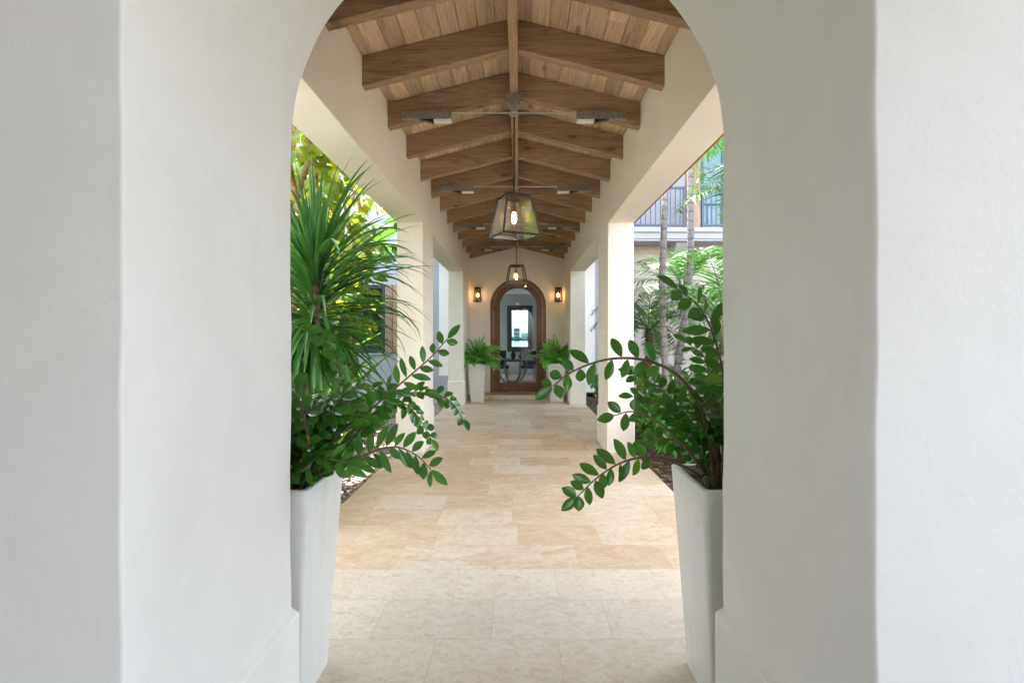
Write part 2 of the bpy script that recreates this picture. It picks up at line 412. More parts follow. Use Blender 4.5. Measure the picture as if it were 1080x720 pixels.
def tag(o, label, cat=None, group=None, kind=None):
    if label: o['label'] = label
    if cat: o['category'] = cat
    if group: o['group'] = group
    if kind: o['kind'] = kind
    return o

def thing(name, loc, label, cat, group=None):
    o = bpy.data.objects.new(name, None); COL.objects.link(o); o.location = loc
    o.empty_display_size = 0.2
    return tag(o, label, cat, group)

def dup(root, loc, label, rz=None):
    r = root.copy(); COL.objects.link(r); r.location = loc; r['label'] = label
    if rz is not None: r.rotation_euler.z = rz
    for ch in list(root.children):
        c = ch.copy(); COL.objects.link(c); c.parent = r
        for g in list(ch.children):
            d = g.copy(); COL.objects.link(d); d.parent = c
    return r

def smooth_path(pts, n=6):
    pts = [Vector(p) for p in pts]; out = []
    q = [pts[0] * 2 - pts[1]] + pts + [pts[-1] * 2 - pts[-2]]
    for i in range(1, len(q) - 2):
        for k in range(n):
            t = k / n
            a, b_, c, d = q[i - 1], q[i], q[i + 1], q[i + 2]
            out.append(0.5 * ((2 * b_) + (c - a) * t + (2 * a - 5 * b_ + 4 * c - d) * t * t + (3 * b_ - a - 3 * c + d) * t ** 3))
    out.append(pts[-1]); return out

# ------------------------------------------------------------------ dimensions
D1, D2 = 1.09, 1.90            # arch wall faces
HW, WT = 1.208, 0.34           # half width of the walkway, wall thickness
DW = 13.14                     # door wall
SP = 2.22

def wob(a, b):
    return 0.0035 * math.sin(a * 3.1 + b * 1.7) + 0.002 * math.sin(a * 9.3 + b * 5.1) + 0.001 * math.sin(a * 23 + b)

def arch_panel(mb, r, spring, x0, x1, ztop, y0, y1, zbot=0.0, rd=0.016, wobble=1.0, cx=0.0):
    outline = []
    nj = 26
    for i in range(nj): outline.append(((-r, zbot + (spring - zbot) * i / nj), (-1, 0)))
    na = 56
    for i in range(na + 1):
        a = PI - PI * i / na
        outline.append(((r * math.cos(a), spring + r * math.sin(a)), (math.cos(a), math.sin(a))))
    for i in range(1, nj + 1): outline.append(((r, spring + (zbot - spring) * i / nj), (1, 0)))
    prof = []
    for a in (90, 67, 45, 22, 0): prof.append((y0 + rd * (1 - math.sin(R(90 - a))) if False else y0 + rd * (1 - math.sin(R(a))), rd * (1 - math.cos(R(a)))))
    prof = [(y0 + rd * (1 - math.sin(R(a))), rd * (1 - math.cos(R(a)))) for a in (90, 67, 45, 22, 0)]
    prof = [(y0, rd * 1.35)] + prof
    mid = [(y0 + rd + (y1 - y0 - 2 * rd) * k / 5, 0) for k in range(1, 5)]
    prof += mid + [(y1 - rd * (1 - math.sin(R(a))), rd * (1 - math.cos(R(a)))) for a in (0, 22, 45, 67, 90)] + [(y1, rd * 1.35)]
    n = len(outline); vs = []
    def outer(p, dr):
        if dr[1] == 0 and p[1] <= spring: return (x0 if dr[0] < 0 else x1, p[1])
        tx = ((x1 - cx) if dr[0] > 0 else (x0 - cx)) / dr[0] if abs(dr[0]) > 1e-6 else 1e9
        tz = (ztop - spring) / dr[1] if dr[1] > 1e-6 else 1e9
        t = min(tx, tz); return (cx + dr[0] * t, spring + dr[1] * t)
    rows = [[(outer(p, dr)[0], y0, outer(p, dr)[1]) for p, dr in outline]]
    for (y, off) in prof:
        row = []
        for (p, dr) in outline:
            k = off + wobble * wob(p[1] * 2 + p[0], y * 1.5 + (3 if p[0] > 0 else 0)) * (1 if off or True else 0)
            row.append((cx + p[0] + dr[0] * k, y, p[1] + dr[1] * k))
        rows.append(row)
    rows.append([(outer(p, dr)[0], y1, outer(p, dr)[1]) for p, dr in outline])
    for r_ in rows: vs += r_
    m = len(rows); fs = []
    for j in range(m):
        j2 = (j + 1) % m
        for i in range(n - 1):
            fs.append((j * n + i, j * n + i + 1, j2 * n + i + 1, j2 * n + i))
    mb.add(vs, fs)

# ------------------------------------------------------------------ ground
def struct(name, mb, mat, **k):
    o = mb.build(name, mat, **k); o['kind'] = 'structure'; return o
mb = MB(); mb.add([(-700, -600, -0.06), (700, -600, -0.06), (700, 21.5, -0.06), (-700, 21.5, -0.06)], [(0, 1, 2, 3)]); struct('ground', mb, M['land'])
mb = MB(); mb.box(-1.55, 1.55, D2 - 0.2, 12.46, -0.10, 0.0); struct('floor', mb, M['floor'])
mb = MB(); mb.box(-7, 7, -9, D2 - 0.202, -0.10, 0.0); struct('pavement', mb, M['pave'])
mb = MB(); mb.box(-1.52, 1.52, 12.462, DW + 0.1, -0.1, 0.1); struct('step', mb, M['floor'], bevel=0.008)
mb = MB(); mb.add([(1.56, 1.9, -0.03), (8, 1.9, -0.03), (8, 14.1, -0.03), (1.56, 14.1, -0.03)], [(0, 1, 2, 3)]); struct('planting_bed', mb, M['bed'])
mb = MB(); mb.add([(-4.2, 1.9, -0.03), (-1.56, 1.9, -0.03), (-1.56, DW, -0.03), (-4.2, DW, -0.03)], [(0, 1, 2, 3)]); struct('gravel_bed', mb, M['bed'])
mb = MB(); mb.add([(-900, 21.5, -0.9), (900, 21.5, -0.9), (900, 3000, -1.0), (-900, 3000, -1.0)], [(0, 1, 2, 3)]); struct('water', mb, M['water'])

# pebbles
def pebbles(name, n, x0, x1, y0, y1, mat, smin, smax, z, flat=0.6, chips=False):
    mb = MB()
    for i in range(n):
        x = rnd.uniform(x0, x1); y = y0 + (y1 - y0) * rnd.random() ** 1.2
        s_ = rnd.uniform(smin, smax); q = rnd.uniform(0, PI)
        if chips:
            T = Matrix.Translation((x, y, z + rnd.uniform(0, 0.02))) @ Matrix.Rotation(q, 4, 'Z') @ Matrix.Rotation(rnd.uniform(-0.5, 0.5), 4, 'X')
            mb.box(-s_, s_, -s_ * 0.4, s_ * 0.4, -0.003, 0.004, M4=T)
        else:
            T = Matrix.Translation((x, y, z + s_ * flat * 0.4)) @ Matrix.Rotation(q, 4, 'Z')
            vs = []
            for (zz, rr) in ((-0.6, 0.7), (0.0, 1.0), (0.65, 0.6)):
                for k in range(6):
                    a = k * PI / 3
                    vs.append(T @ Vector((math.cos(a) * rr * s_ * rnd.uniform(0.85, 1.1), math.sin(a) * rr * s_ * 0.75, zz * s_ * flat)))
            fs = [(j * 6 + k, j * 6 + (k + 1) % 6, (j + 1) * 6 + (k + 1) % 6, (j + 1) * 6 + k) for j in range(2) for k in range(6)] + [(12, 13, 14, 15, 16, 17)]
            mb.add(vs, fs)
    o = mb.build(name, mat, smooth=not chips); return o
tag(pebbles('pebble_strip', 9000, -2.5, -1.55, 2.5, 13.1, M['pebble'], 0.012, 0.032, -0.03), 'mixed pale and tan pebbles along the left edge of the stone floor', 'pebbles', kind='stuff')
tag(pebbles('bark_mulch', 9000, 1.55, 3.6, 2.5, 13.1, M['mulch'], 0.012, 0.035, -0.025, chips=True), 'dark bark mulch along the right edge of the stone floor', 'mulch', kind='stuff')
mb = MB()
for i in range(16000):
    x = rnd.uniform(-6, -2.3); y = rnd.uniform(3, 13)
    mb.blade((x, y, -0.05), rnd.uniform(0, 6.28), rnd.uniform(0.8, 1.5), rnd.uniform(0.07, 0.16), 0.012, 0.8, segs=2, fold=0.1)
tag(mb.build('lawn_grass', M['grass']), 'bright short grass beyond the pebbles on the left', 'grass', kind='stuff')

# ------------------------------------------------------------------ arch wall
t = thing('arch_wall', (0, D2, 0), 'thick smooth white plaster wall with the round arch one looks through', 'wall')
mb = MB(); arch_panel(mb, 0.80, SP, -7, 7, 5.0, D1, D2, zbot=0.0, rd=0.008, wobble=0.65)
mb.build('wall', M['arch'], t, smooth=True)
for sgn in (-1, 1):
    mb = MB()
    prof = [(0, 0), (0.024, 0.0), (0.024, 0.468), (0.018, 0.480), (0.0, 0.494)]
    xj = 0.80 * sgn
    pts = [(xj - sgn * (0.024 - 0.004), 0.0), (xj - sgn * 0.022, 0.0), (xj - sgn * 0.022, 0.466), (xj - sgn * 0.018, 0.476), (xj + sgn * 0.01, 0.492), (xj + sgn * 6, 0.492), (xj + sgn * 6, 0.0)]
    mb.prism(pts[1:], 'y', D1 - 0.022, D2 + 0.022)
    mb.build('plinth', M['arch'], t, bevel=0.006)

# unseen shell added around the camera to shade the arch wall front
pt = thing('unseen_shade_shell', (0, 0, 0), 'unseen white ceiling and walls added around the viewpoint to shade the arch wall', 'light blocker')
mb = MB(); mb.box(-3.6, 3.6, -7.6, D1 - 0.001, 3.5, 3.7); mb.build('ceiling', M['arch'], pt)  # out of view, added to cut sky light on the arch wall
for sg in (-1, 1):
    mb = MB(); x0_, x1_ = sorted((sg * 3.3, sg * 3.6)); mb.box(x0_, x1_, -7.59, D1 - 0.002 if sg < 0 else -2.4, 0, 3.499); mb.build('shade_side_wall', M['arch'], pt)
mb = MB(); mb.box(-3.6, 0.2, -7.85, -7.61, 0, 3.7); mb.build('shade_rear_wall', M['arch'], pt)  # partial wall added behind the camera to darken the left front
# ------------------------------------------------------------------ covered walkway
w = thing('covered_walkway', (0, D2, 0), 'long covered walkway with square white pillars under a gabled timber ceiling', 'walkway')
def rrect(x0, x1, y0, y1, r, n=3):
    out = []
    for (cx_, cy_, a0) in ((x1 - r, y1 - r, 0), (x0 + r, y1 - r, 90), (x0 + r, y0 + r, 180), (x1 - r, y0 + r, 270)):
        for k in range(n + 1):
            a = R(a0 + 90 * k / n); out.append((cx_ + r * math.cos(a), cy_ + r * math.sin(a)))
    return out
BT = lambda x: 4.052 - 0.25 * x     # underside of boards
for sg in (-1, 1):
    mb = MB()
    pr = [(sg * HW, 3.0), (sg * (HW + WT), 3.0), (sg * (HW + WT), BT(HW + WT) - 0.002), (sg * HW, BT(HW) - 0.002)]
    mb.prism(pr, 'y', D2 + 0.0, DW - 0.001)
    mb.build('side_beam', M['wall'], w, bevel=0.007)
    for (a, b_) in ((D2 + 0.001, 2.55), (6.69, 7.50), (11.55, DW - 0.001)):
        mb = MB()
        mb.prism(rrect(min(sg * HW, sg * (HW + WT)), max(sg * HW, sg * (HW + WT)), a, b_, 0.012), 'z', -0.05, 3.004)
        p = mb.build('pillar', M['wall'], w)
        mb = MB()
        x0_, x1_ = sorted((sg * (HW - 0.015), sg * (HW + WT + 0.015)))
        c = 0.015
        lo = rrect(x0_, x1_, a - 0.015 if a > 3 else a, b_ + 0.015 if b_ < 12 else b_, 0.014)
        hi = rrect(x0_ + c, x1_ - c, a if a > 3 else a, b_, 0.014)
        n = len(lo)
        vs = [(x, y, -0.05) for x, y in lo] + [(x, y, 0.505) for x, y in lo] + [(x, y, 0.525) for x, y in hi]
        fs = [(j * n + i, j * n + (i + 1) % n, (j + 1) * n + (i + 1) % n, (j + 1) * n + i) for j in range(2) for i in range(n)] + [tuple(range(2 * n, 3 * n))]
        mb.add(vs, fs); mb.build('plinth', M['wall'], p)
for k in range(-1, 13):
    y = 3.28 + 0.808 * k
    for sg in (-1, 1):
        mb = MB()
        f = lambda x: 3.812 - 0.25 * x
        poly = [(sg * 0.036, f(0.036)), (sg * 1.24, f(1.24)), (sg * 1.24, f(1.24) + 0.238), (sg * 0.036, f(0.036) + 0.238)]
        jy = rnd.uniform(-0.004, 0.004); jz = rnd.uniform(-0.003, 0.003)
        mb.prism([(a, b_ + jz) for a, b_ in poly], 'y', y + jy, y + jy + 0.09)
        mb.build('rafter', M['rafter'], w, bevel=0.005)
mb = MB(); mb.box(-0.037, 0.037, D2, DW - 0.002, 3.785, 4.03); mb.build('ridge_beam', M['ridge'], w, bevel=0.005)
for sg in (-1, 1):
    mb = MB(); bw = 0.142; x = 0.0
    while x < 2.06:
        x1 = min(x + bw, 2.08)
        ys = [D2 + 0.0]
        while ys[-1] < DW - 0.01:
            ys.append(min(DW - 0.003, ys[-1] + rnd.uniform(1.8, 4.2)))
        dz = rnd.uniform(0, 0.002)
        for a, b_ in zip(ys[:-1], ys[1:]):
            g = 0.0022
            pts = [(sg * (x + g), BT(x + g) + dz), (sg * (x1 - g), BT(x1 - g) + dz), (sg * (x1 - g), BT(x1 - g) + 0.02), (sg * (x + g), BT(x + g) + 0.02)]
            mb.prism(pts, 'y', a + 0.001, b_ - 0.001)
        x = x1
    mb.build('ceiling_boards', M['board'], w)
    mb = MB()
    mb.prism([(0, BT(0) + 0.024), (sg * 2.12, BT(2.12) + 0.024), (sg * 2.12, BT(2.12) + 0.10), (0, BT(0) + 0.13)], 'y', D2 + 0.001, DW - 0.002)
    mb.build('roof', M['tile'], w)

# ------------------------------------------------------------------ main house with the arched door
h = thing('main_house', (0, DW, 0), 'tall pale plastered house with the arched glass door at the end of the walkway', 'house')
mb = MB()
arch_panel(mb, 0.715, 2.31, -2.0, 2.0, 7.3, DW, DW + 0.26, zbot=0.1, rd=0.012, wobble=0.3, cx=0.03)
mb.build('door_wall', M['wall'], h, smooth=False)
def wall_grid(mb, x0, x1, z0, z1, y0, y1, opens):
    xs = sorted({x0, x1, *[o[0] for o in opens], *[o[1] for o in opens]})
    zs = sorted({z0, z1, *[o[2] for o in opens], *[o[3] for o in opens]})
    solid = lambda x, z: not any(o[0] < x < o[1] and o[2] < z < o[3] for o in opens)
    nx, nz = len(xs), len(zs)
    vs = [(x, y, z) for y in (y0, y1) for z in zs for x in xs]; fs = []
    ix = lambda i, j, k: k * nx * nz + j * nx + i
    S = [[solid((xs[i] + xs[i + 1]) / 2, (zs[j] + zs[j + 1]) / 2) for i in range(nx - 1)] for j in range(nz - 1)]
    for j in range(nz - 1):
        for i in range(nx - 1):
            if not S[j][i]: continue
            fs.append((ix(i, j, 0), ix(i + 1, j, 0), ix(i + 1, j + 1, 0), ix(i, j + 1, 0)))
            fs.append((ix(i, j, 1), ix(i, j + 1, 1), ix(i + 1, j + 1, 1), ix(i + 1, j, 1)))
            if i == 0 or not S[j][i - 1]: fs.append((ix(i, j, 0), ix(i, j + 1, 0), ix(i, j + 1, 1), ix(i, j, 1)))
            if i == nx - 2 or not S[j][i + 1]: fs.append((ix(i + 1, j, 0), ix(i + 1, j, 1), ix(i + 1, j + 1, 1), ix(i + 1, j + 1, 0)))
            if j == 0 or not S[j - 1][i]: fs.append((ix(i, j, 0), ix(i, j, 1), ix(i + 1, j, 1), ix(i + 1, j, 0)))
            if j == nz - 2 or not S[j + 1][i]: fs.append((ix(i, j + 1, 0), ix(i + 1, j + 1, 0), ix(i + 1, j + 1, 1), ix(i, j + 1, 1)))
    mb.add(vs, fs)
WX0, WX1 = -4.63, -3.38
mb = MB(); wall_grid(mb, -13, -2.0, 0, 7.3, DW, DW + 0.26, [(WX0, WX1, 1.10, 2.85)]); mb.build('wall', M['house'], h)
mb = MB(); wall_grid(mb, 2.0, 2.6, 0, 7.3, DW, DW + 0.26, []); mb.build('wall', M['house'], h)
mb = MB(); mb.box(-13, -1.56, DW - 0.02, DW - 0.001, -0.05, 0.53); mb.build('plinth', M['house'], h, bevel=0.005)
mb = MB(); mb.box(-12.79, -3.41, 20.26, 20.5, 0, 7.3); mb.build('wall', M['house'], h)
mb = MB(); mb.box(-12.79, -3.42, DW + 0.262, 20.25, 3.3, 3.4); mb.build('room_ceiling', M['inner'], h)
mb = MB(); mb.box(-5.6, -3.42, 15.6, 15.8, 0, 3.29); mb.build('room_wall', M['inner'], h)
mb = MB(); mb.box(-5.8, -5.61, DW + 0.262, 15.8, 0, 3.29); mb.build('room_wall', M['inner'], h)
mb = MB(); mb.box(-13, -12.8, DW + 0.261, 20.5, 0, 7.3); mb.build('wall', M['house'], h); mb = MB(); mb.box(2.4, 2.6, DW + 0.261, 20.5, 0, 7.3); mb.build('wall', M['house'], h)
mb = MB(); mb.box(-13.3, 2.9, DW - 0.35, 20.9, 7.301, 7.5); mb.build('roof', M['tile'], h)
# window with wood jamb
wi = MB()
for (a, b_, c, d) in ((WX0, WX1 - 0.0, 1.10, 1.19), (WX0, WX1, 2.76, 2.85), (WX0, WX0 + 0.09, 1.19, 2.76), (WX1 - 0.09, WX1, 1.19, 2.76), (-4.05, -3.95, 1.19, 2.76)):
    wi.box(a, b_, DW + 0.03, DW + 0.11, c, d)
wo = wi.build('window', M['window'], h, bevel=0.005)
mb = MB(); mb.box(WX0 + 0.08, WX1 - 0.08, DW + 0.07, DW + 0.08, 1.18, 2.77); mb.build('pane', M['dglass'], wo)
mb = MB(); mb.box(WX0 - 0.05, WX1 + 0.02, DW - 0.045, DW + 0.02, 1.06, 1.098); mb.build('sill', M['house'], wo, bevel=0.004)
mb = MB()
for k in range(2): mb.box(WX1 + 0.02 + k * 0.19, WX1 + 0.195 + k * 0.19, DW - 0.05, DW - 0.003, 1.12, 2.85)
tag(mb.build('shutter', M['trim'], h, bevel=0.004), 'pale pinkish wood shutter beside the dark window')

# arched door
def ring(mb, ro, ri, spring, zo, zi, y0, y1, cx=0.03):
    def ol(r, zb, n=40):
        o = [(cx - r, zb)]
        for i in range(n + 1):
            a = PI - PI * i / n; o.append((cx + r * math.cos(a), spring + r * math.sin(a)))
        o.append((cx + r, zb)); return o
    A, B = ol(ro, zo), ol(ri, zi); n = len(A)
    vs = [(x, y, z) for y in (y0, y1) for L_ in (A, B) for x, z in L_]
    fs = []
    for i in range(n):
        j = (i + 1) % n
        if i == n - 1 and abs(zo - zi) < 1e-6: 
            continue
        fs += [(i, j, n + j, n + i), (2 * n + i, 3 * n + i, 3 * n + j, 2 * n + j), (i, 2 * n + i, 2 * n + j, j), (n + i, n + j, 3 * n + j, 3 * n + i)]
    mb.add(vs, fs)
mb = MB(); ring(mb, 0.722, 0.628, 2.31, 0.101, 0.101, DW + 0.03, DW + 0.2)
door = mb.build('arched_door', M['door'], h); door.name = 'door'
mb = MB(); ring(mb, 0.622, 0.478, 2.31, 0.112, 0.33, DW + 0.075, DW + 0.135)
mb.build('door_leaf', M['door'], door, bevel=0.004)
mb = MB(); ring(mb, 0.482, 0.465, 2.31, 0.326, 0.343, DW + 0.063, DW + 0.12)
mb.build('bead', M['door'], door)
mb = MB()
o_ = [(0.03 - 0.47, 0.338)] + [(0.03 + 0.47 * math.cos(PI - PI * i / 40), 2.31 + 0.47 * math.sin(PI * i / 40)) for i in range(41)] + [(0.5, 0.338)]
mb.prism(o_, 'y', DW + 0.098, DW + 0.106); mb.build('glass', M['dglass'], door)
mb = MB()
for z in (0.45, 1.35, 2.2):
    mb = MB(); mb.box(-0.601, -0.585, DW + 0.06, DW + 0.09, z, z + 0.11); mb.build('hinge', M['metal'], door)
mb = MB(); mb.box(0.545, 0.59, DW + 0.068, DW + 0.076, 1.02, 1.24); mb.tube([(0.567, DW + 0.07, 1.12), (0.567, DW + 0.02, 1.12), (0.50, DW + 0.015, 1.12)], 0.009, 8)
mb.build('handle', M['metal'], door)

# room behind the door
mb = MB()
mb.box(-3.3, 2.4, DW + 0.27, 20.0, 0.02, 0.1)
struct('room_floor', mb, M['room_floor'])
mb = MB(); mb.box(-3.3, 2.39, DW + 0.27, 20.0, 3.2, 3.3); mb.build('room_ceiling', M['inner'], h)
mb = MB(); mb.box(-3.4, -3.3, DW + 0.27, 20.0, 0.1, 3.2)
mb.build('room_wall', M['inner'], h)
mb = MB(); wall_grid(mb, -3.4, 2.4, 0.1, 3.3, 20.0, 20.25, [(-0.27, 0.45, 1.05, 2.62), (-2.9, -1.3, 0.3, 2.8), (1.25, 2.25, 0.9, 2.8)]); mb.build('room_wall', M['inner'], h)  # left and right openings are out of view, added to light the room
mb = MB()
for (a, b_, c, d) in ((-0.40, -0.22, 0.95, 2.75), (0.40, 0.58, 0.95, 2.75), (-0.22, 0.40, 2.56, 2.75), (-0.22, 0.40, 0.95, 1.15)):
    mb.box(a, b_, 19.93, 20.0, c, d)
wo2 = mb.build('window', M['window'], h)
mb = MB(); mb.box(-0.26, 0.44, 20.1, 20.11, 1.06, 2.61); mb.build('pane', M['tint'], wo2)
mb = MB(); mb.box(-3.3, 2.39, 15.2, 15.35, 2.95, 3.199); mb.build('room_beam', M['inner'], h)

tb = thing('dining_table', (-0.15, 15.6, 0.1), 'round dining table on curved pale hoop legs behind the door glass', 'table')
mb = MB(); mb.tube([(-0.15, 15.6, 0.80), (-0.15, 15.6, 0.84)], 0.68, 28); mb.build('tabletop', M['navy'], tb)
for a in (0.5, 2.07):
    mb = MB(); pts = []
    for i in range(21):
        q = PI * i / 20
        pts.append((-0.15 + math.cos(a) * 0.5 * math.cos(q), 15.6 + math.sin(a) * 0.5 * math.cos(q), 0.8 - 0.68 * math.sin(q) ** 0.7 if i not in (0, 20) else 0.8))
    mb.tube(pts, 0.03, 8); mb.build('leg', M['oak'], tb, smooth=True)
def dchair(x, y, rz, lab):
    c = thing('dining_chair', (0, 0, 0), lab, 'chair', 'dining chairs behind the door glass')
    mb = MB(); mb.box(-0.24, 0.24, -0.24, 0.24, 0.40, 0.5); mb.build('seat', M['navy'], c, bevel=0.02)
    mb = MB(); mb.box(-0.23, 0.23, 0.19, 0.26, 0.5, 0.98); mb.build('backrest', M['navy'], c, bevel=0.02)
    for sx in (-1, 1):
        for sy in (-1, 1):
            mb = MB(); mb.tube([(sx * 0.2, sy * 0.2, 0.40), (sx * 0.22, sy * 0.22, 0)], [0.02, 0.013], 6); mb.build('leg', M['oak'], c)
    c.location = (x, y, 0.1); c.rotation_euler.z = rz
    return c
c0 = dchair(-0.55, 16.7, 0.2, 'dark dining chair behind the round table, left of the vases')
dup(c0, (0.35, 16.8, 0.1), 'dark dining chair behind the round table, right of the vases', -0.2)
dup(c0, (0.85, 15.8, 0.1), 'dark dining chair at the right side of the round table', -1.5)
for (x, y, hh, lab) in ((-0.12, 15.5, 0.34, 'taller dark vase on the round table behind the glass'), (0.12, 15.7, 0.22, 'shorter dark vase on the round table behind the glass')):
    mb = MB(); mb.tube([(x, y, 0.842), (x, y, 0.842 + hh * 0.4), (x, y, 0.842 + hh * 0.75), (x, y, 0.842 + hh)], [0.05, 0.085, 0.03, 0.045], 14)
    tag(mb.build('vase', M['navy'], smooth=True), lab, 'vase', 'vases on the dining table')
mb = MB(); mb.box(-0.2, 1.5, 16.2, 18.6, 0.104, 0.116); tag(mb.build('rug', M['rug']), 'dusty pink rug on the floor of the room', 'rug')

# far shore
random.seed(3)
for i, (x, w_, hh, lab) in enumerate(((-9, 7, 6, 'leftmost low pale building on the far shore seen through the door'), (-1.5, 5, 9.5, 'tallest narrow pale tower on the far shore'), (5, 6, 5.5, 'low block right of the tallest tower on the far shore'), (12, 6, 7, 'rightmost mid-height pale building on the far shore'))):
    b0 = thing('shore_building', (x, 420, -1), lab, 'building', 'buildings on the far shore')
    mb = MB(); mb.box(x - w_ / 2, x + w_ / 2, 420, 428, -1, hh); mb.build('wall', M['city'], b0)
    mb = MB()
    for z in range(1, int(hh) - 1, 3):
        mb.box(x - w_ / 2 + 0.5, x + w_ / 2 - 0.5, 419.8, 419.99, z, z + 1.3)
    mb.build('window_band', M['pane'], b0)
mb = MB()
for i in range(60):
    x = -70 + i * 2.4; mb.sphere((x + rnd.uniform(-1, 1), 415 + rnd.uniform(-2, 2), 0), rnd.uniform(1.2, 2.6), 8, 5)
tag(mb.build('shore_trees', M['dark']), 'low line of trees on the far shore', 'trees', kind='stuff')

# ------------------------------------------------------------------ balcony house (right)
bh = thing('balcony_house', (6, 14.1, 0), 'pale two storey house with a dark railed balcony on the right', 'house')
mb = MB(); wall_grid(mb, 2.61, 14, 0, 4.05, 14.1, 14.35, [(5.9, 7.1, 0.1, 2.4)]); mb.build('lower_wall', M['beige'], bh)
mb = MB(); wall_grid(mb, 2.61, 14, 4.36, 8.3, 14.1, 14.35, [(5.05, 7.0, 4.37, 7.1)]); mb.build('upper_wall', M['house'], bh)
mb = MB(); mb.box(2.601, 14, 14.36, 20.5, 0, 8.3); 
mb.v = []; mb.f = []; mb.m = []
mb.box(13.8, 14, 14.351, 20.5, 0, 8.3); mb.build('wall', M['house'], bh); mb = MB(); mb.box(2.61, 14, 20.3, 20.5, 0, 8.3); mb.build('wall', M['house'], bh)
mb = MB(); mb.box(2.3, 14.4, 13.4, 20.8, 8.301, 8.5); mb.build('roof', M['tile'], bh)
mb = MB()
mb.prism([(14.36, 4.352), (13.24, 4.352), (13.24, 4.24), (13.30, 4.22), (13.30, 4.08), (13.33, 4.06), (13.33, 4.02), (14.36, 4.02)], 'x', 2.61, 14)
bal = mb.build('balcony', M['house'], bh)
mb = MB()
for x in (4.2, 7.2):
    mb = MB(); mb.prism([(14.099, 4.018), (13.5, 4.018), (13.5, 3.95), (13.75, 3.72), (14.099, 3.66)], 'x', x, x + 0.3)
    mb.build('corbel', M['house'], bal)
mb = MB()
def rail_panel(x0, x1):
    mb.box(x0, x1, 13.30, 13.35, 5.36, 5.42); mb.box(x0, x1, 13.30, 13.35, 4.40, 4.45)
    mb.box(x0, x0 + 0.06, 13.29, 13.36, 4.353, 5.43); mb.box(x1 - 0.06, x1, 13.29, 13.36, 4.353, 5.43)
    n = int((x1 - x0) / 0.125)
    for i in range(1, n): 
        x = x0 + (x1 - x0) * i / n; mb.box(x - 0.011, x + 0.011, 13.315, 13.335, 4.45, 5.36)
rail_panel(2.7, 4.38); rail_panel(4.80, 7.5)
mb.build('railing', M['rail'], bal)
mb = MB(); mb.box(4.40, 4.76, 13.28, 13.42, 4.353, 8.29); mb.build('post', M['trim'], bh, bevel=0.01)
mb = MB()
for x in (5.05, 5.65, 5.75, 6.35, 6.9): mb.box(x, x + 0.1, 14.12, 14.22, 4.37, 7.1)
mb.box(5.15, 6.9, 14.125, 14.215, 7.0, 7.1); mb.box(5.15, 6.9, 14.125, 14.215, 4.37, 4.5)
gd = mb.build('window', M['rail'], bh)
mb = MB(); mb.box(5.1, 6.95, 14.16, 14.17, 4.4, 7.05); mb.build('pane', M['teal'], gd)
mb = MB(); mb.box(5.9, 7.1, 14.15, 14.2, 0.1, 2.4); pd = mb.build('window', M['pane'], bh)
mb = MB()
for x in (5.9, 6.45, 7.0): mb.box(x, x + 0.1, 14.09, 14.149, 0.1, 2.4)
mb.build('frame', M['rail'], pd)

# ------------------------------------------------------------------ lights
def lantern(loc, yaw, lab, rodtop):
    YAW = yaw
    z = loc[2]   # bottom height
    t = thing('hanging_lantern', (0, 0, 0), lab, 'lantern', 'lanterns hanging from the ridge')
    hb, ht, hh = 0.184, 0.118, 0.372
    Zr = rodtop - z
    mb = MB(); mb.box(-0.06, 0.06, -0.06, 0.06, Zr - 0.095, Zr - 0.014); mb.box(-0.068, 0.068, -0.068, 0.068, Zr - 0.012, Zr); cp = mb.build('canopy', M['zinc'], t, bevel=0.003); cp.rotation_euler.z = -YAW
    mb = MB(); mb.tube([(0, 0, hh + 0.01), (0, 0, Zr - 0.06)], 0.008, 8); mb.build('rod', M['metal'], t)
    cb = [(hb * a, hb * b_, 0) for a, b_ in ((1, 1), (-1, 1), (-1, -1), (1, -1))]
    ct = [(ht * a, ht * b_, hh) for a, b_ in ((1, 1), (-1, 1), (-1, -1), (1, -1))]
    mb = MB()
    for i in range(4):
        j = (i + 1) % 4
        for a, b_, r_ in ((cb[i], cb[j], 0.010), (ct[i], ct[j], 0.010), (cb[i], ct[i], 0.009)):
            mb.tube([a, b_], r_, 4)
        mb.sphere(cb[i], 0.012, 6, 4); mb.sphere(ct[i], 0.012, 6, 4)
    mb.box(-ht * 0.97, ht * 0.97, -ht * 0.97, ht * 0.97, hh + 0.006, hh + 0.014)
    # cross bars under the top
    mb.tube([ct[0], ct[2]], 0.007, 4); mb.tube([ct[1], ct[3]], 0.007, 4)
    mb.build('frame', M['metal'], t)
    for i in range(4):
        j = (i + 1) % 4
        mb = MB(); mb.add([cb[i], cb[j], ct[j], ct[i]], [(0, 1, 2, 3)])
        g = mb.build('glass_pane', M['glass'], t)
        so = g.modifiers.new('solid', 'SOLIDIFY'); so.thickness = 0.003
    mb = MB(); mb.tube([(0, 0, hh), (0, 0, hh - 0.12)], [0.012, 0.012], 8); mb.tube([(0, 0, hh - 0.08), (0, 0, hh - 0.14)], 0.021, 12)
    s_ = mb.build('socket', M['metal'], t)
    mb = MB(); mb.tube([(0, 0, hh - 0.14), (0, 0, hh - 0.16), (0, 0, hh - 0.20), (0, 0, hh - 0.24), (0, 0, hh - 0.25)], [0.012, 0.020, 0.025, 0.02, 0.004], 12)
    mb.build('bulb', M['bulb'], t, smooth=True)
    t.location = loc; t.rotation_euler.z = yaw
    return t
l1 = lantern((-0.0, 4.86, 2.457), R(-22 + 45 - 90 + 90) if False else R(24), 'nearer and larger looking glass lantern hanging from the ridge', 3.785)
dup(l1, (0.0, 9.40, 2.440), 'farther glass lantern hanging in front of the arched door', R(8))

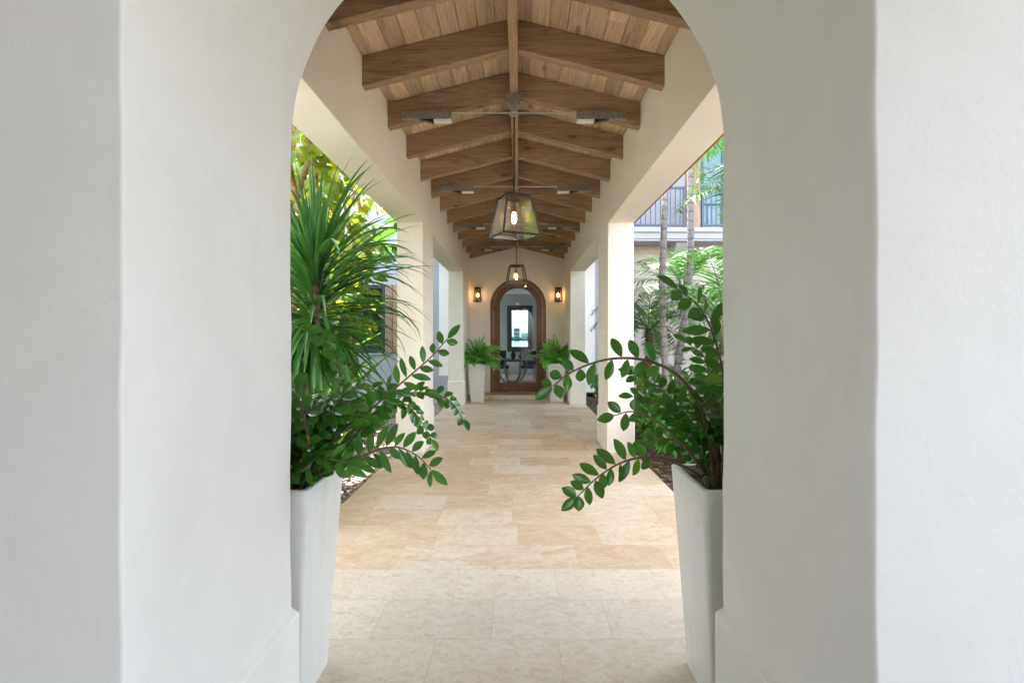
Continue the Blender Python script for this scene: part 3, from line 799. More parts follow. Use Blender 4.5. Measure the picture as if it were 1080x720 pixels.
def bar_light():
    t = thing('ceiling_bar_light', (0, 0, 0), 'x', 'ceiling light', 'zinc bar lights across the ceiling')
    mb = MB(); mb.tube([(-0.6, 0, 0.03), (0.6, 0, 0.03)], 0.009, 8); mb.build('rod', M['steel'], t)
    mb = MB()
    for k in range(24):
        a, b_ = 2 * PI * k / 24, 2 * PI * (k + 1) / 24
        mb.tube([(0.04 * math.cos(a), 0.04 * math.sin(a), 0.02), (0.04 * math.cos(b_), 0.04 * math.sin(b_), 0.02)], 0.010, 6, cap=False)
    for a in (0.04, ): mb.tube([(0.0, 0.04, 0.02), (0, 0.04, 0.225)], 0.006, 6)
    mb.build('hub_ring', M['steel'], t, smooth=True)
    for sg in (-1, 1):
        mb = MB(); x0, x1 = sorted((sg * 0.585, sg * 1.05)); mb.box(x0, x1, -0.03, 0.03, -0.035, 0.04)
        hs = mb.build('housing', M['zinc'], t, bevel=0.004)
        mb = MB(); x0, x1 = sorted((sg * 0.585, sg * 0.75)); mb.box(x0, x1, -0.026, 0.026, -0.062, -0.036)
        mb.build('lens', M['lens'], hs, bevel=0.004)
        mb = MB(); mb.prism([(sg * 0.752, -0.0355), (sg * 0.752, -0.068), (sg * 0.89, -0.0355)], 'y', -0.024, 0.024); mb.build('reflector', M['metal'], hs)
        mb = MB(); mb.tube([(sg * 0.995, -0.031, 0.005), (sg * 0.995, -0.038, 0.005)], 0.021, 16); mb.build('knob', M['zinc'], hs)
    return t
bl = bar_light(); labs = ['nearest zinc bar light under the ceiling, above the nearer lantern', 'second zinc bar light from the arch', 'third zinc bar light from the arch, above the farther lantern', 'farthest zinc bar light, closest to the arched door']
bl.location = (0, 4.80, 3.575); bl['label'] = labs[0]
for i, y in enumerate((7.15, 9.5, 11.88)): dup(bl, (0, y, 3.575), labs[i + 1])

def sconce(loc, lab):
    t = thing('wall_sconce', (0, 0, 0), lab, 'wall lamp', 'lit sconces beside the arched door')
    mb = MB(); mb.box(-0.06, 0.06, -0.02, 0.0, -0.19, 0.19); mb.box(-0.015, 0.015, -0.06, -0.02, 0.1, 0.13); mb.build('back_plate', M['metal'], t)
    mb = MB()
    A, B = (0.095, -0.175), (0.075, 0.13)
    yb, yt = (-0.19, -0.025), (-0.16, -0.03)
    cb = [(-A[0], yb[0], A[1]), (A[0], yb[0], A[1]), (A[0], yb[1], A[1]), (-A[0], yb[1], A[1])]
    ct = [(-B[0], yt[0], B[1]), (B[0], yt[0], B[1]), (B[0], yt[1], B[1]), (-B[0], yt[1], B[1])]
    for i in range(4):
        j = (i + 1) % 4
        mb.tube([cb[i], cb[j]], 0.008, 4); mb.tube([ct[i], ct[j]], 0.008, 4); mb.tube([cb[i], ct[i]], 0.008, 4)
    mb.box(-0.078, 0.078, -0.165, -0.021, 0.132, 0.178)
    mb.build('frame', M['metal'], t)
    mb = MB()
    for i in range(4):
        j = (i + 1) % 4
        if i == 2: continue
        mb.add([cb[i], cb[j], ct[j], ct[i]], [(0, 1, 2, 3)])
    mb.build('glass', M['glass'], t)
    mb = MB(); mb.tube([(0, -0.1, 0.13), (0, -0.1, 0.04)], 0.014, 8); mb.build('socket', M['metal'], t)
    mb = MB(); mb.sphere((0, -0.1, -0.02), 0.026, 12, 8, sz=1.7); mb.build('bulb', M['sbulb'], t, smooth=True)
    t.location = loc; return t
s1 = sconce((-1.0, DW - 0.002, 2.60), 'lit lantern sconce on the wall left of the arched door')
dup(s1, (1.05, DW - 0.002, 2.60), 'lit lantern sconce on the wall right of the arched door')

# ------------------------------------------------------------------ planters
def planter(lab, tw=0.44, bw=0.33, hh=0.9):
    t = thing('tall_planter', (0, 0, 0), lab, 'planter', 'tall tapered planters')
    mb = MB()
    def lv(wd, z, r): return [(x, y, z) for x, y in rrect(-wd / 2, wd / 2, -wd / 2, wd / 2, r, 4)]
    rows = [lv(bw, 0, 0.02), lv(bw, 0.004, 0.02)]
    for k in range(1, 9): rows.append(lv(bw + (tw - bw) * (k / 8) ** 1.1 , hh * k / 8 - (0.004 if k == 8 else 0), 0.022))
    rows += [lv(tw - 0.006, hh, 0.02), lv(tw - 0.05, hh, 0.016), lv(tw - 0.056, hh - 0.005, 0.014), lv(tw - 0.06, hh - 0.12, 0.014)]
    n = len(rows[0]); vs = [v for r_ in rows for v in r_]
    fs = [(j * n + i, j * n + (i + 1) % n, (j + 1) * n + (i + 1) % n, (j + 1) * n + i) for j in range(len(rows) - 1) for i in range(n)]
    mb.add(vs, fs); mb.build('shell', M['pot'], t, smooth=True)
    mb = MB(); mb.box(-tw / 2 + 0.028, tw / 2 - 0.028, -tw / 2 + 0.028, tw / 2 - 0.028, hh - 0.11, hh - 0.045); mb.build('soil', M['soil'], t)
    return t
p0 = planter('tall white planter standing just past the arch on the left'); p0.location = (-1.0, 2.22, 0)
p0.location.x = -1.005
dup(p0, (0.985, 2.22, 0), 'tall grey-white planter standing just past the arch on the right')
pd_ = planter('tall white planter left of the arched door', 0.41, 0.30, 0.9); pd_.location = (-0.93, 12.1, 0)
dup(pd_, (0.94, 12.1, 0), 'tall white planter right of the arched door')

# ------------------------------------------------------------------ ZZ plants
def zz_frond(plant, pts, t0=0.35, LL=0.085, LW=0.042, r0=0.009, step=0.036, face=None, brown=True, rng=rnd, lay=0.9, extra=0.0):
    path = smooth_path(pts, 7)
    ds = [0]
    for a, b_ in zip(path[:-1], path[1:]): ds.append(ds[-1] + (b_ - a).length)
    T = ds[-1]
    mb = MB(); rad = [r0 * (1 - 0.72 * (d / T)) for d in ds]
    mb.tube(path, rad, 8, 0)
    def at(s):
        for i in range(len(ds) - 1):
            if ds[i + 1] >= s:
                f = (s - ds[i]) / max(1e-6, ds[i + 1] - ds[i]); return path[i].lerp(path[i + 1], f), (path[i + 1] - path[i]).normalized()
        return path[-1], (path[-1] - path[-2]).normalized()
    s = T * t0; k = 0
    while s < T:
        p, tg = at(s)
        n = (face if face else Vector((0, -0.8, 0.5))).normalized()
        n = (n - tg * n.dot(tg)).normalized()
        for sg in (-1, 1):
            side = tg.cross(n) * sg
            frac = (s / T - t0) / (1 - t0)
            ll = LL * (0.72 + 0.36 * math.sin(PI * min(1, frac + 0.15))) * rng.uniform(0.72, 1.18)
            if rng.random() < 0.02: continue
            d = (side * lay + tg * rng.uniform(0.25, 0.85) + n * rng.uniform(-0.4, 0.4)).normalized()
            nn = (n + side * rng.uniform(-0.5, 0.3) + Vector((rng.uniform(-.35, .35), rng.uniform(-.35, .35), rng.uniform(-.2, .4)))).normalized()
            off = at(min(T, s + (0.4 * step if sg > 0 else 0)))[0]
            mb.leaf(off + d * 0.003, d, nn, ll, LW * rng.uniform(0.85, 1.1), 7, 0.32, rng.uniform(-0.05, 0.22), 1, 0.52, 0.75)
        s += step * rng.uniform(0.85, 1.15); k += 1
    p, tg = at(T)
    mb.leaf(p, tg, (face or Vector((0, -0.8, 0.5))), LL, LW, 7, 0.3, 0.1, 1, 0.52, 0.75)
    return mb.build('frond', [M['stemb' if brown else 'stem'], M['zz']], plant, smooth=True)

def pts_of(lst, d0, d1):
    n = len(lst); return [P(x, y, d0 + (d1 - d0) * i / (n - 1)) for i, (x, y) in enumerate(lst)]

zl = thing('arching_pot_plant', (-1.0, 2.22, 0.85), 'dark glossy leaved plant with arching stems in the left planter by the arch', 'plant', 'waxy plants in the near planters')
frontal = Vector((0, -1, 0.15))
zz_frond(zl, pts_of([(312, 512), (330, 487), (355, 460), (388, 434), (430, 398), (455, 376), (472, 357)], 2.25, 2.2), 0.40, 0.082, 0.031, 0.008, 0.054, frontal)
zz_frond(zl, pts_of([(322, 504), (358, 492), (388, 478), (415, 471), (438, 479), (455, 495)], 2.15, 2.05), 0.22, 0.090, 0.034, 0.007, 0.042, frontal)
zz_frond(zl, pts_of([(330, 510), (350, 480), (385, 443), (420, 418), (450, 414), (475, 423), (488, 442)], 2.3, 2.35), 0.5, 0.062, 0.036, 0.007, 0.028, Vector((0, -0.55, 0.85)))
zz_frond(zl, pts_of([(322, 507), (343, 470), (356, 425), (358, 390), (350, 366), (334, 352)], 2.3, 2.25), 0.25, 0.075, 0.042, 0.008, 0.03, Vector((-0.6, -0.7, 0.5)))
zz_frond(zl, pts_of([(325, 506), (365, 470), (400, 432), (422, 424), (440, 438), (455, 463)], 2.35, 2.4), 0.3, 0.065, 0.036, 0.007, 0.03, Vector((0.2, -0.6, 0.7)))
zz_frond(zl, pts_of([(325, 510), (326, 470), (318, 430), (308, 402), (296, 385)], 2.1, 2.05), 0.3, 0.085, 0.046, 0.008, 0.04, Vector((-0.4, -0.6, 0.6)))
def random_fronds(pl, c, n, seed, hmin, hmax, azc, azs, mat_brown=True, rmax=0.42):
    rg = random.Random(seed)
    for i in range(n):
        az = azc + rg.uniform(-azs, azs)
        b0 = Vector((c[0] + rg.uniform(-.1, .1), c[1] + rg.uniform(-.1, .1), c[2]))
        hh = rg.uniform(hmin, hmax); ro = rg.uniform(0.1, rmax) * (0.6 + 0.6 * hh)
        dd = Vector((math.cos(az), math.sin(az), 0))
        pts = [b0, b0 + dd * ro * 0.15 + Vector((0, 0, hh * 0.4)), b0 + dd * ro * 0.5 + Vector((0, 0, hh * 0.78)), b0 + dd * ro + Vector((0, 0, hh)), b0 + dd * ro * 1.55 + Vector((0, 0, hh * 0.96))]
        pts = [p + Vector((rg.uniform(-.015, .015), rg.uniform(-.015, .015), 0)) * j for j, p in enumerate(pts)]
        fc = (dd * -0.4 + Vector((rg.uniform(-.3, .3), -0.6, 0.7)))
        zz_frond(pl, pts, rg.uniform(0.22, 0.4), rg.uniform(0.065, 0.085), rg.uniform(0.030, 0.038), 0.009, 0.031, fc, rg.random() < 0.5, rg)
random_fronds(zl, (-0.98, 2.24, 0.85), 22, 11, 0.12, 0.46, 0.3, 1.5, rmax=0.34)
random_fronds(zl, (-0.93, 2.14, 0.85), 9, 14, 0.05, 0.22, 0.0, 1.0, rmax=0.30)

zr = thing('arching_pot_plant', (0.985, 2.22, 0.85), 'dark glossy leaved plant reaching far left over the walkway from the right planter', 'plant', 'waxy plants in the near planters')
zz_frond(zr, pts_of([(753, 500), (745, 447), (731, 415), (710, 392), (677, 379), (640, 379), (605, 391), (583, 407)], 2.25, 2.1), 0.54, 0.092, 0.043, 0.011, 0.066, frontal, lay=0.95)
zz_frond(zr, pts_of([(740, 503), (713, 488), (683, 482), (657, 487), (633, 501), (609, 523)], 2.15, 2.0), 0.42, 0.085, 0.040, 0.008, 0.046, frontal)
zz_frond(zr, pts_of([(745, 500), (720, 468), (693, 444), (667, 434), (648, 438)], 2.2, 2.1), 0.78, 0.078, 0.042, 0.008, 0.055, frontal)
zz_frond(zr, pts_of([(762, 500), (768, 440), (763, 395), (752, 352), (737, 323), (716, 306)], 2.2, 1.98), 0.42, 0.115, 0.045, 0.009, 0.056, Vector((0.1, -0.75, 0.5)))
zz_frond(zr, pts_of([(750, 505), (735, 455), (712, 425), (690, 405), (668, 395)], 2.3, 2.35), 0.3, 0.075, 0.038, 0.008, 0.036, Vector((0, -0.8, 0.5)))
zz_frond(zr, pts_of([(748, 505), (725, 475), (700, 462), (680, 466)], 2.3, 2.35), 0.35, 0.065, 0.036, 0.007, 0.03, Vector((0, -0.6, 0.8)))
zz_frond(zr, pts_of([(750, 505), (728, 462), (705, 433), (686, 420), (668, 418)], 2.35, 2.4), 0.4, 0.07, 0.038, 0.007, 0.032, Vector((0, -0.7, 0.6)))
zz_frond(zr, pts_of([(760, 505), (752, 440), (748, 400), (742, 375), (725, 362)], 2.35, 2.45), 0.35, 0.08, 0.04, 0.008, 0.036, Vector((0, -0.7, 0.6)))
random_fronds(zr, (0.99, 2.26, 0.85), 11, 23, 0.2, 0.55, PI - 0.3, 1.3, rmax=0.2)
mb = MB()
for (x, y, hh) in ((748, 500, .07), (738, 505, .05), (752, 506, .10), (744, 495, .09), (730, 497, .05)):
    p = Vector((0.82 + (x - 730) * 0.008, 2.08 + (y - 495) * 0.012, 0)); mb = MB(); mb.tube([(p.x, p.y, 0.84), (p.x - 0.008, p.y, 0.88 + hh)], 0.009, 8); mb.build('cut_stem', M['stem'], zr)

# ------------------------------------------------------------------ ferns at the door
def fern(loc, seed, lab, n=60, az0=None):
    rg = random.Random(seed)
    t = thing('potted_fern', loc, lab, 'fern', 'ferns in the planters by the door')
    mb = MB()
    for i in range(n):
        az = rg.uniform(0, 2 * PI); el = rg.uniform(0.35, 1.5); L = rg.uniform(0.40, 0.80)
        if i < 4: az = rg.uniform(-0.9, -0.3) if i < 3 else -2.2; el = 0.5; L = 0.68
        bend = rg.uniform(0.4, 2.0) if i >= 4 else 2.6
        p = Vector((loc[0] + rg.uniform(-.08, .08), loc[1] + rg.uniform(-.08, .08), loc[2]))
        h_ = Vector((math.cos(az), math.sin(az), 0)); sd = Vector((-math.sin(az), math.cos(az), 0)); sd0 = sd; roll = rg.uniform(-1.2, 1.2)
        m_ = 24
        for k in range(m_):
            tt = k / m_; e = el - bend * tt * tt
            d = h_ * math.cos(e) + Vector((0, 0, math.sin(e))); up = d.cross(sd0)
            sd = sd0 * math.cos(roll) + up * math.sin(roll); up = d.cross(sd)
            if k > 2:
                ll = 0.095 * math.sin(PI * (0.12 + 0.85 * tt)) + 0.012
                for sg in (-1, 1):
                    mb.leaf(p, (sd * sg + d * 0.3 + up * rg.uniform(-.15, .1)), up, ll, 0.036, 3, 0.1, 0.15, 0)
            p2 = p + d * (L / m_)
            p = p2
    mb.build('foliage', M['fern'], t)
    return t
fern((-0.93, 12.1, 0.86), 5, 'bright green fern in the planter left of the arched door')
fern((0.94, 12.1, 0.86), 9, 'bright green fern in the planter right of the arched door')

# ------------------------------------------------------------------ garden plants
def frond_into(mb, base, az, el, L, bend, ll, n, lw, ld=0.6, mi=1, ri=0, fwd=0.55, rng=rnd, rr=0.012, start=0.2):
    p = Vector(base); h_ = Vector((math.cos(az), math.sin(az), 0)); sd = Vector((-math.sin(az), math.cos(az), 0))
    pts = [p.copy()]
    for k in range(n):
        t = k / n; e = el - bend * t ** 1.5
        d = h_ * math.cos(e) + Vector((0, 0, math.sin(e))); up = d.cross(sd) * -1
        if up.z < 0: up = -up
        if t > start:
            l2 = ll * (math.sin(PI * (0.12 + 0.83 * (t - start) / (1 - start)))) ** 0.7
            for sg in (-1, 1):
                q = (sd * sg + d * fwd * rng.uniform(0.8, 1.3) + up * rng.uniform(-0.1, 0.35))
                mb.leaf(p, q, up, l2 * rng.uniform(0.85, 1.1), lw, 4, 0.25, ld * rng.uniform(0.6, 1.3) * 0.4, mi, 0.4)
        p = p + d * (L / n); pts.append(p.copy())
    mb.tube(pts[::2] + [pts[-1]], [rr * (1 - 0.8 * i / (len(pts[::2]))) for i in range(len(pts[::2]) + 1)], 5, ri)

def palm(name, base, top, r, fr, lab, seed, group='palms in the garden', mat='palm', bark='pbark', L=(1.6, 2.2), ll=0.42, els=(0.2, 1.4), bend=(1.2, 2.2), n=34, lw=0.028, azs=None, shaft=True):
    rg = random.Random(seed)
    t = thing(name, base, lab, 'palm', group)
    b0, b1 = Vector(base), Vector(top)
    pts = [b0.lerp(b1, i / 14) + Vector((0.05 * math.sin(i * 0.6 + seed), 0.03 * math.cos(i * 0.5), 0)) * min(1, i / 4) for i in range(15)]
    mb = MB(); mb.tube(pts, [r * (1.25 - 0.35 * i / 14) for i in range(15)], 14)
    mb.build('trunk', M[bark], t, smooth=True)
    tp = pts[-1]
    if shaft:
        mb = MB(); mb.tube([tp - Vector((0, 0, 0.05)), tp + Vector((0, 0, 0.5))], [r * 1.15, r * 0.6], 12); mb.build('crownshaft', M['stem'], t, smooth=True)
        tp = tp + Vector((0, 0, 0.45))
    for i in range(fr):
        mb = MB()
        az = 2 * PI * i / fr + rg.uniform(-.2, .2) if azs is None else azs[i % len(azs)] + rg.uniform(-.15, .15)
        frond_into(mb, tp, az, rg.uniform(*els), rg.uniform(*L), rg.uniform(*bend), ll, n, lw, rng=rg)
        mb.build('frond', [M['stem'], M[mat]], t)
    return t
# two tall grey trunks on the right
palm('slender_palm', (2.36, 8.0, -0.03), (2.28, 8.05, 6.6), 0.046, 9, 'tall slender palm with upright ringed grey trunk, left of the leaning one', 2, L=(1.8, 2.3))
palm('slender_palm', (2.72, 8.8, -0.03), (3.15, 8.8, 5.6), 0.055, 10, 'tall slender palm with smooth grey trunk leaning slightly right', 4, L=(2.0, 2.5), bend=(1.6, 2.5))
palm('slender_palm', (3.5, 6.8, -0.03), (3.55, 6.9, 2.6), 0.05, 11, 'leafy green palm at the right edge beside the arch', 6, L=(1.5, 1.9), ll=0.5, lw=0.03, els=(0.5, 1.4), bend=(1.3, 2.2))
palm('slender_palm', (3.15, 6.0, -0.03), (3.3, 6.0, 3.55), 0.05, 9, 'palm with fronds drooping past the balcony at the right', 12, L=(1.3, 1.7), ll=0.42, lw=0.022, els=(0.2, 1.2), bend=(1.4, 2.3))
palm('date_palm', (2.42, 10.0, -0.03), (2.62, 10.0, 1.65), 0.085, 32, 'short palm with rough brown trunk and drooping feathery crown, behind the right pillar', 8, bark='bark', L=(1.1, 1.5), ll=0.28, els=(0.2, 1.45), bend=(1.8, 2.9), n=44, lw=0.02, shaft=False)
palm('date_palm', (4.2, 11.2, -0.03), (4.3, 11.2, 1.8), 0.09, 26, 'short feathery palm against the beige wall below the balcony', 18, bark='bark', L=(1.3, 1.7), ll=0.26, els=(0.3, 1.45), bend=(1.6, 2.6), n=38, lw=0.016, shaft=False)

def clump(name, base, lab, cat, group, seed, n, H_, W_, mat, el=(0.7, 1.5), bend=(0.5, 1.8), spread=0.15, segs=7, peak=0.4, w0=0.3):
    rg = random.Random(seed); t = thing(name, base, lab, cat, group)
    mb = MB()
    for i in range(n):
        az = rg.uniform(0, 2 * PI)
        p = Vector(base) + Vector((rg.uniform(-1, 1) * spread, rg.uniform(-1, 1) * spread, 0))
        mb.blade(p, az, rg.uniform(*el), H_ * rg.uniform(0.6, 1.1), W_ * rg.uniform(0.7, 1.2), rg.uniform(*bend), segs, 0.35, 0, peak, w0, rg.uniform(-1, 1))
    mb.build('leaves', M[mat], t); return t

def bush(name, base, lab, seed, rad, n, mat, ls=(0.08, 0.14), group='shrubs in the garden', stems=5, asp=0.45):
    rg = random.Random(seed); t = thing(name, base, lab, 'shrub', group)
    mb = MB(); rx, ry, rz = rad
    cl = [(Vector((rg.gauss(0, .45) * rx, rg.gauss(0, .45) * ry, rz * rg.uniform(0.25, 1.7))), rg.uniform(0.25, 0.5)) for _ in range(max(6, int(n / 60)))]
    for i in range(n):
        c, s_ = rg.choice(cl)
        v = Vector((rg.gauss(0, 1), rg.gauss(0, 1), rg.gauss(0, 1))).normalized() * rg.uniform(0.5, 1) * s_ * min(rad)
        p = Vector(base) + c + v
        if p.z < 0: p.z = rg.uniform(0, .2)
        d = (v.normalized() + Vector((rg.uniform(-.6, .6), rg.uniform(-.6, .6), rg.uniform(-.5, .5))))
        l_ = rg.uniform(*ls)
        mb.leaf(p, d, Vector((rg.uniform(-.5, .5), rg.uniform(-.8, .2), 1)), l_, l_ * asp, 4, 0.25, 0.2, 0)
    mb.build('foliage', M[mat], t)
    mb = MB()
    for k in range(min(len(cl), 14)):
        c = cl[k][0]
        mb.tube([Vector(base), Vector(base) + Vector((c.x * 0.4, c.y * 0.4, c.z * 0.6)), Vector(base) + c], [0.014, 0.01, 0.005], 6)
    mb.build('stems', M['stemb'], t); return t

# right garden floor planting
bush('leafy_shrub', (2.0, 6.2, 0), 'low dark green shrub right behind the right planter', 31, (0.35, 0.5, 0.35), 900, 'dark')
bush('leafy_shrub', (2.05, 8.2, 0), 'light green low shrub beside the first right pillar', 32, (0.45, 0.6, 0.35), 1500, 'bright', (0.06, 0.1))
bush('leafy_shrub', (3.2, 9.2, 0), 'bright mid-height shrub between the grey palm trunks and the beige wall', 33, (0.9, 0.8, 0.5), 2600, 'bright', (0.07, 0.12))
bush('leafy_shrub', (4.0, 7.5, 0), 'dense shrub at the foot of the leafy palm on the right', 34, (0.9, 0.9, 0.55), 2600, 'dark', (0.09, 0.15))
bush('leafy_shrub', (1.95, 12.2, 0), 'small dark shrub beside the far right pillar', 35, (0.16, 0.4, 0.42), 700, 'dark', (0.05, 0.08))
bush('leafy_shrub', (2.9, 7.2, 0), 'yellowish green shrub behind the right planter plant', 36, (0.5, 0.5, 0.35), 1300, 'bright', (0.06, 0.1))
clump('strap_plant', (2.25, 6.9, 0), 'upright dark strap leaved plant next to the right pillar', 'plant', 'strap plants in the garden', 41, 60, 0.85, 0.035, 'dark', (1.1, 1.55), (0.1, 0.9), 0.25)


bush('leafy_shrub', (3.6, 8.6, 0), 'tall feathery light green shrub under the balcony behind the leaning trunk', 37, (0.8, 0.7, 1.0), 3200, 'palm', (0.10, 0.2), asp=0.16)
palm('slender_palm', (2.95, 7.4, -0.03), (3.05, 7.4, 1.3), 0.04, 12, 'young low palm with bright arching fronds behind the right planter', 15, L=(1.1, 1.5), ll=0.4, lw=0.028, els=(0.6, 1.45), bend=(0.9, 1.9))
bush('leafy_shrub', (-4.9, 10.6, 0), 'tall light green shrub left of the dark window', 87, (1.0, 0.8, 2.0), 3800, 'bright', (0.12, 0.22), asp=0.35)
bush('leafy_shrub', (-5.2, 5.0, 0), 'very tall dense foliage at the far left behind the vines', 88, (1.0, 1.2, 2.2), 4200, 'dark', (0.14, 0.24), asp=0.4)

# left: spiky dracaena
dr = thing('spiky_tree', (-1.62, 4.0, -0.03), 'spiky tree with narrow drooping dark leaves on a ringed brown trunk, left of the walkway', 'tree')
mb = MB(); tp_ = smooth_path([(-1.68, 3.9, -0.03), (-1.63, 3.95, 0.6), (-1.56, 4.0, 1.3), (-1.55, 4.0, 2.0)], 5)
mb.tube(tp_, [0.062 - 0.0015 * i for i in range(len(tp_))], 14); mb.build('trunk', M['bark'], dr, smooth=True)
rg = random.Random(77)
for (c, n, Ls, els) in (((-1.55, 4.0, 2.0), 100, (0.62, 0.95), (0.2, 1.5)), ((-1.55, 4.0, 1.78), 90, (0.75, 1.05), (-0.1, 0.9)), ((-1.56, 4.0, 1.58), 130, (0.55, 0.95), (-1.0, 0.5)), ((-1.58, 3.98, 1.36), 70, (0.4, 0.7), (-1.2, 0.0))):
    mb = MB()
    for i in range(n):
        el = rg.uniform(*els); az = rg.uniform(0, 2 * PI)
        p = Vector(c) + Vector((math.cos(az) * 0.045, math.sin(az) * 0.045, rg.uniform(-.14, .1)))
        mb.blade(p, az, el, rg.uniform(*Ls), 0.036, rg.uniform(0.5, 1.9) * (1.0 if el < 1.0 else 0.5), 9, 0.4, 0, 0.3, 0.5, rg.uniform(-.8, .8))
    mb.build('leaf_rosette', M['drac'], dr)

# golden vine on trunks
def vine(base, top, seed, lab, n, sz, mat='pothos', zr_=(2.2, 4.6), spread=0.5):
    rg = random.Random(seed); t = thing('climbing_vine', base, lab, 'vine', 'golden vines climbing in the left garden')
    b0, b1 = Vector(base), Vector(top)
    mb = MB()
    for k in range(3):
        pts = [b0.lerp(b1, i / 10) + Vector((0.12 * math.sin(i * .9 + k * 2), 0.12 * math.cos(i * .8 + k * 2), 0)) for i in range(11)]
        mb.tube(pts, [0.05 - 0.025 * i / 10 for i in range(11)], 8)
    mb.build('stem', M['vine'], t, smooth=True)
    mb = MB()
    for i in range(n):
        z = rg.uniform(*zr_); f = (z - b0.z) / (b1.z - b0.z)
        az = rg.uniform(0, 2 * PI); r_ = rg.uniform(0.15, spread)
        p = b0.lerp(b1, f) + Vector((math.cos(az) * r_, math.sin(az) * r_, 0)); p.z = z
        d = Vector((math.cos(az) * 0.6 + rg.uniform(-.4, .4), math.sin(az) * 0.6 - 0.1 + rg.uniform(-.4, .4), rg.uniform(-1.2, 0.1)))
        l_ = rg.uniform(*sz)
        mb.leaf(p, d, Vector((rg.uniform(-.5, .5), rg.uniform(-.9, .3), rg.uniform(0.3, 1))), l_, l_ * 0.72, 9, rg.uniform(-.1, .4), rg.uniform(0.1, 0.4), 0, 0.34, 0.7)
    mb.build('leaves', M[mat], t, smooth=True); return t
vine((-2.25, 5.2, -0.03), (-2.15, 5.3, 4.7), 51, 'golden green large leaved vine nearest the walkway, high behind the spiky tree', 520, (0.10, 0.22), zr_=(2.4, 4.7), spread=0.55)
vine((-2.9, 6.6, -0.03), (-2.7, 6.7, 5.4), 52, 'yellow green vine climbing farther back near the banana plants', 620, (0.12, 0.24), zr_=(1.8, 5.4), spread=0.7)
vine((-3.9, 6.4, -0.03), (-3.9, 6.6, 4.8), 53, 'green vine at the far left of the garden', 500, (0.12, 0.24), 'bright', (0.8, 4.8), 0.7)

def banana(base, seed, lab, hh, specs):
    rg = random.Random(seed); t = thing('banana_plant', base, lab, 'banana plant', 'banana plants in the left garden')
    b0 = Vector(base); mb = MB(); mb.tube([b0, b0 + Vector((0.02, 0, hh * 0.5)), b0 + Vector((0, 0, hh))], [0.10, 0.08, 0.05], 12); mb.build('stem', M['stem'], t, smooth=True)
    for (az, el, L, bend) in specs:
        mb = MB(); n = 46; W_ = rg.uniform(0.26, 0.34)
        p = b0 + Vector((0, 0, hh - 0.02)); h_ = Vector((math.cos(az), math.sin(az), 0)); sd = Vector((-math.sin(az), math.cos(az), 0))
        pts = [p.copy()]; fold = {1: rg.uniform(-.5, .1), -1: rg.uniform(-.5, .1)}
        for k in range(n):
            tt = k / n; e = el - bend * tt ** 1.4
            d = h_ * math.cos(e) + Vector((0, 0, math.sin(e))); up = d.cross(sd) * -1
            if up.z < 0: up = -up
            p2 = p + d * (L / n)
            if tt > 0.16:
                wv = W_ * math.sin(PI * min(1, 0.1 + 0.9 * (tt - 0.16) / 0.84)) ** 0.5
                for sg in (-1, 1):
                    if rg.random() < 0.14: fold[sg] = rg.uniform(-1.0, 0.15)
                    o = (sd * sg * math.cos(fold[sg]) + up * math.sin(fold[sg]) + d * 0.25).normalized()
                    gap = 0.82 if rg.random() < 0.3 else 1.02
                    a, b_ = p, p.lerp(p2, gap)
                    m1, m2 = a + o * wv * 0.55, b_ + o * wv * 0.55
                    dr_ = Vector((0, 0, -0.12 * wv))
                    e1, e2 = a + o * wv + dr_ + d * 0.01, b_ + o * wv * rg.uniform(0.94, 1.0) + dr_
                    mb.add([a, b_, m2, m1, e2, e1], [(0, 1, 2, 3), (3, 2, 4, 5)], 1)
            p = p2; pts.append(p.copy())
        mb.tube(pts[::4], [0.018 * (1 - 0.85 * i / len(pts[::4])) for i in range(len(pts[::4]))], 6, 0)
        mb.build('leaf', [M['stem'], M['banana']], t)
    return t
banana((-3.5, 8.6, -0.03), 61, 'banana plant whose torn leaves arch toward the first left pillar', 2.3, [(-0.1, 1.05, 1.9, 1.5), (0.15, 1.2, 2.1, 1.3), (-0.7, 0.9, 1.7, 1.5), (1.2, 1.1, 1.7, 1.3), (2.6, 1.0, 1.7, 1.4), (3.8, 1.1, 1.8, 1.3), (-1.5, 1.1, 1.7, 1.4)])
banana((-3.3, 10.3, -0.03), 62, 'taller banana plant nearer the white house wall', 2.7, [(0.0, 1.0, 1.9, 1.5), (-0.5, 1.2, 2.0, 1.2), (-1.2, 0.9, 1.7, 1.5), (1.4, 1.1, 1.7, 1.3), (2.9, 1.0, 1.7, 1.4), (4.0, 1.1, 1.8, 1.3)])
banana((-2.8, 6.0, -0.03), 63, 'lower banana plant behind the spiky tree', 1.5, [(-0.6, 1.2, 1.3, 1.3), (0.3, 1.1, 1.2, 1.3), (-1.6, 1.0, 1.3, 1.4), (2.6, 1.1, 1.4, 1.3), (3.8, 1.1, 1.3, 1.3)])
clump('strap_plant', (-2.3, 5.2, 0), 'lush strap leaved clump right behind the spiky tree trunk', 'plant', 'strap plants in the garden', 71, 90, 1.5, 0.07, 'bright', (1.0, 1.5), (0.5, 1.6), 0.3)
clump('strap_plant', (-3.0, 6.9, 0), 'tall light green strap leaved clump under the vines', 'plant', 'strap plants in the garden', 72, 120, 1.9, 0.09, 'bright', (1.0, 1.5), (0.5, 1.6), 0.4)
clump('strap_plant', (-3.9, 5.2, 0), 'tall strap leaved clump at the left edge of the garden', 'plant', 'strap plants in the garden', 73, 120, 2.0, 0.10, 'banana', (0.9, 1.5), (0.5, 1.6), 0.5)
bush('leafy_shrub', (-2.75, 5.9, 0), 'light green shrub low behind the left planter', 81, (0.55, 0.7, 0.55), 2400, 'bright', (0.08, 0.14))
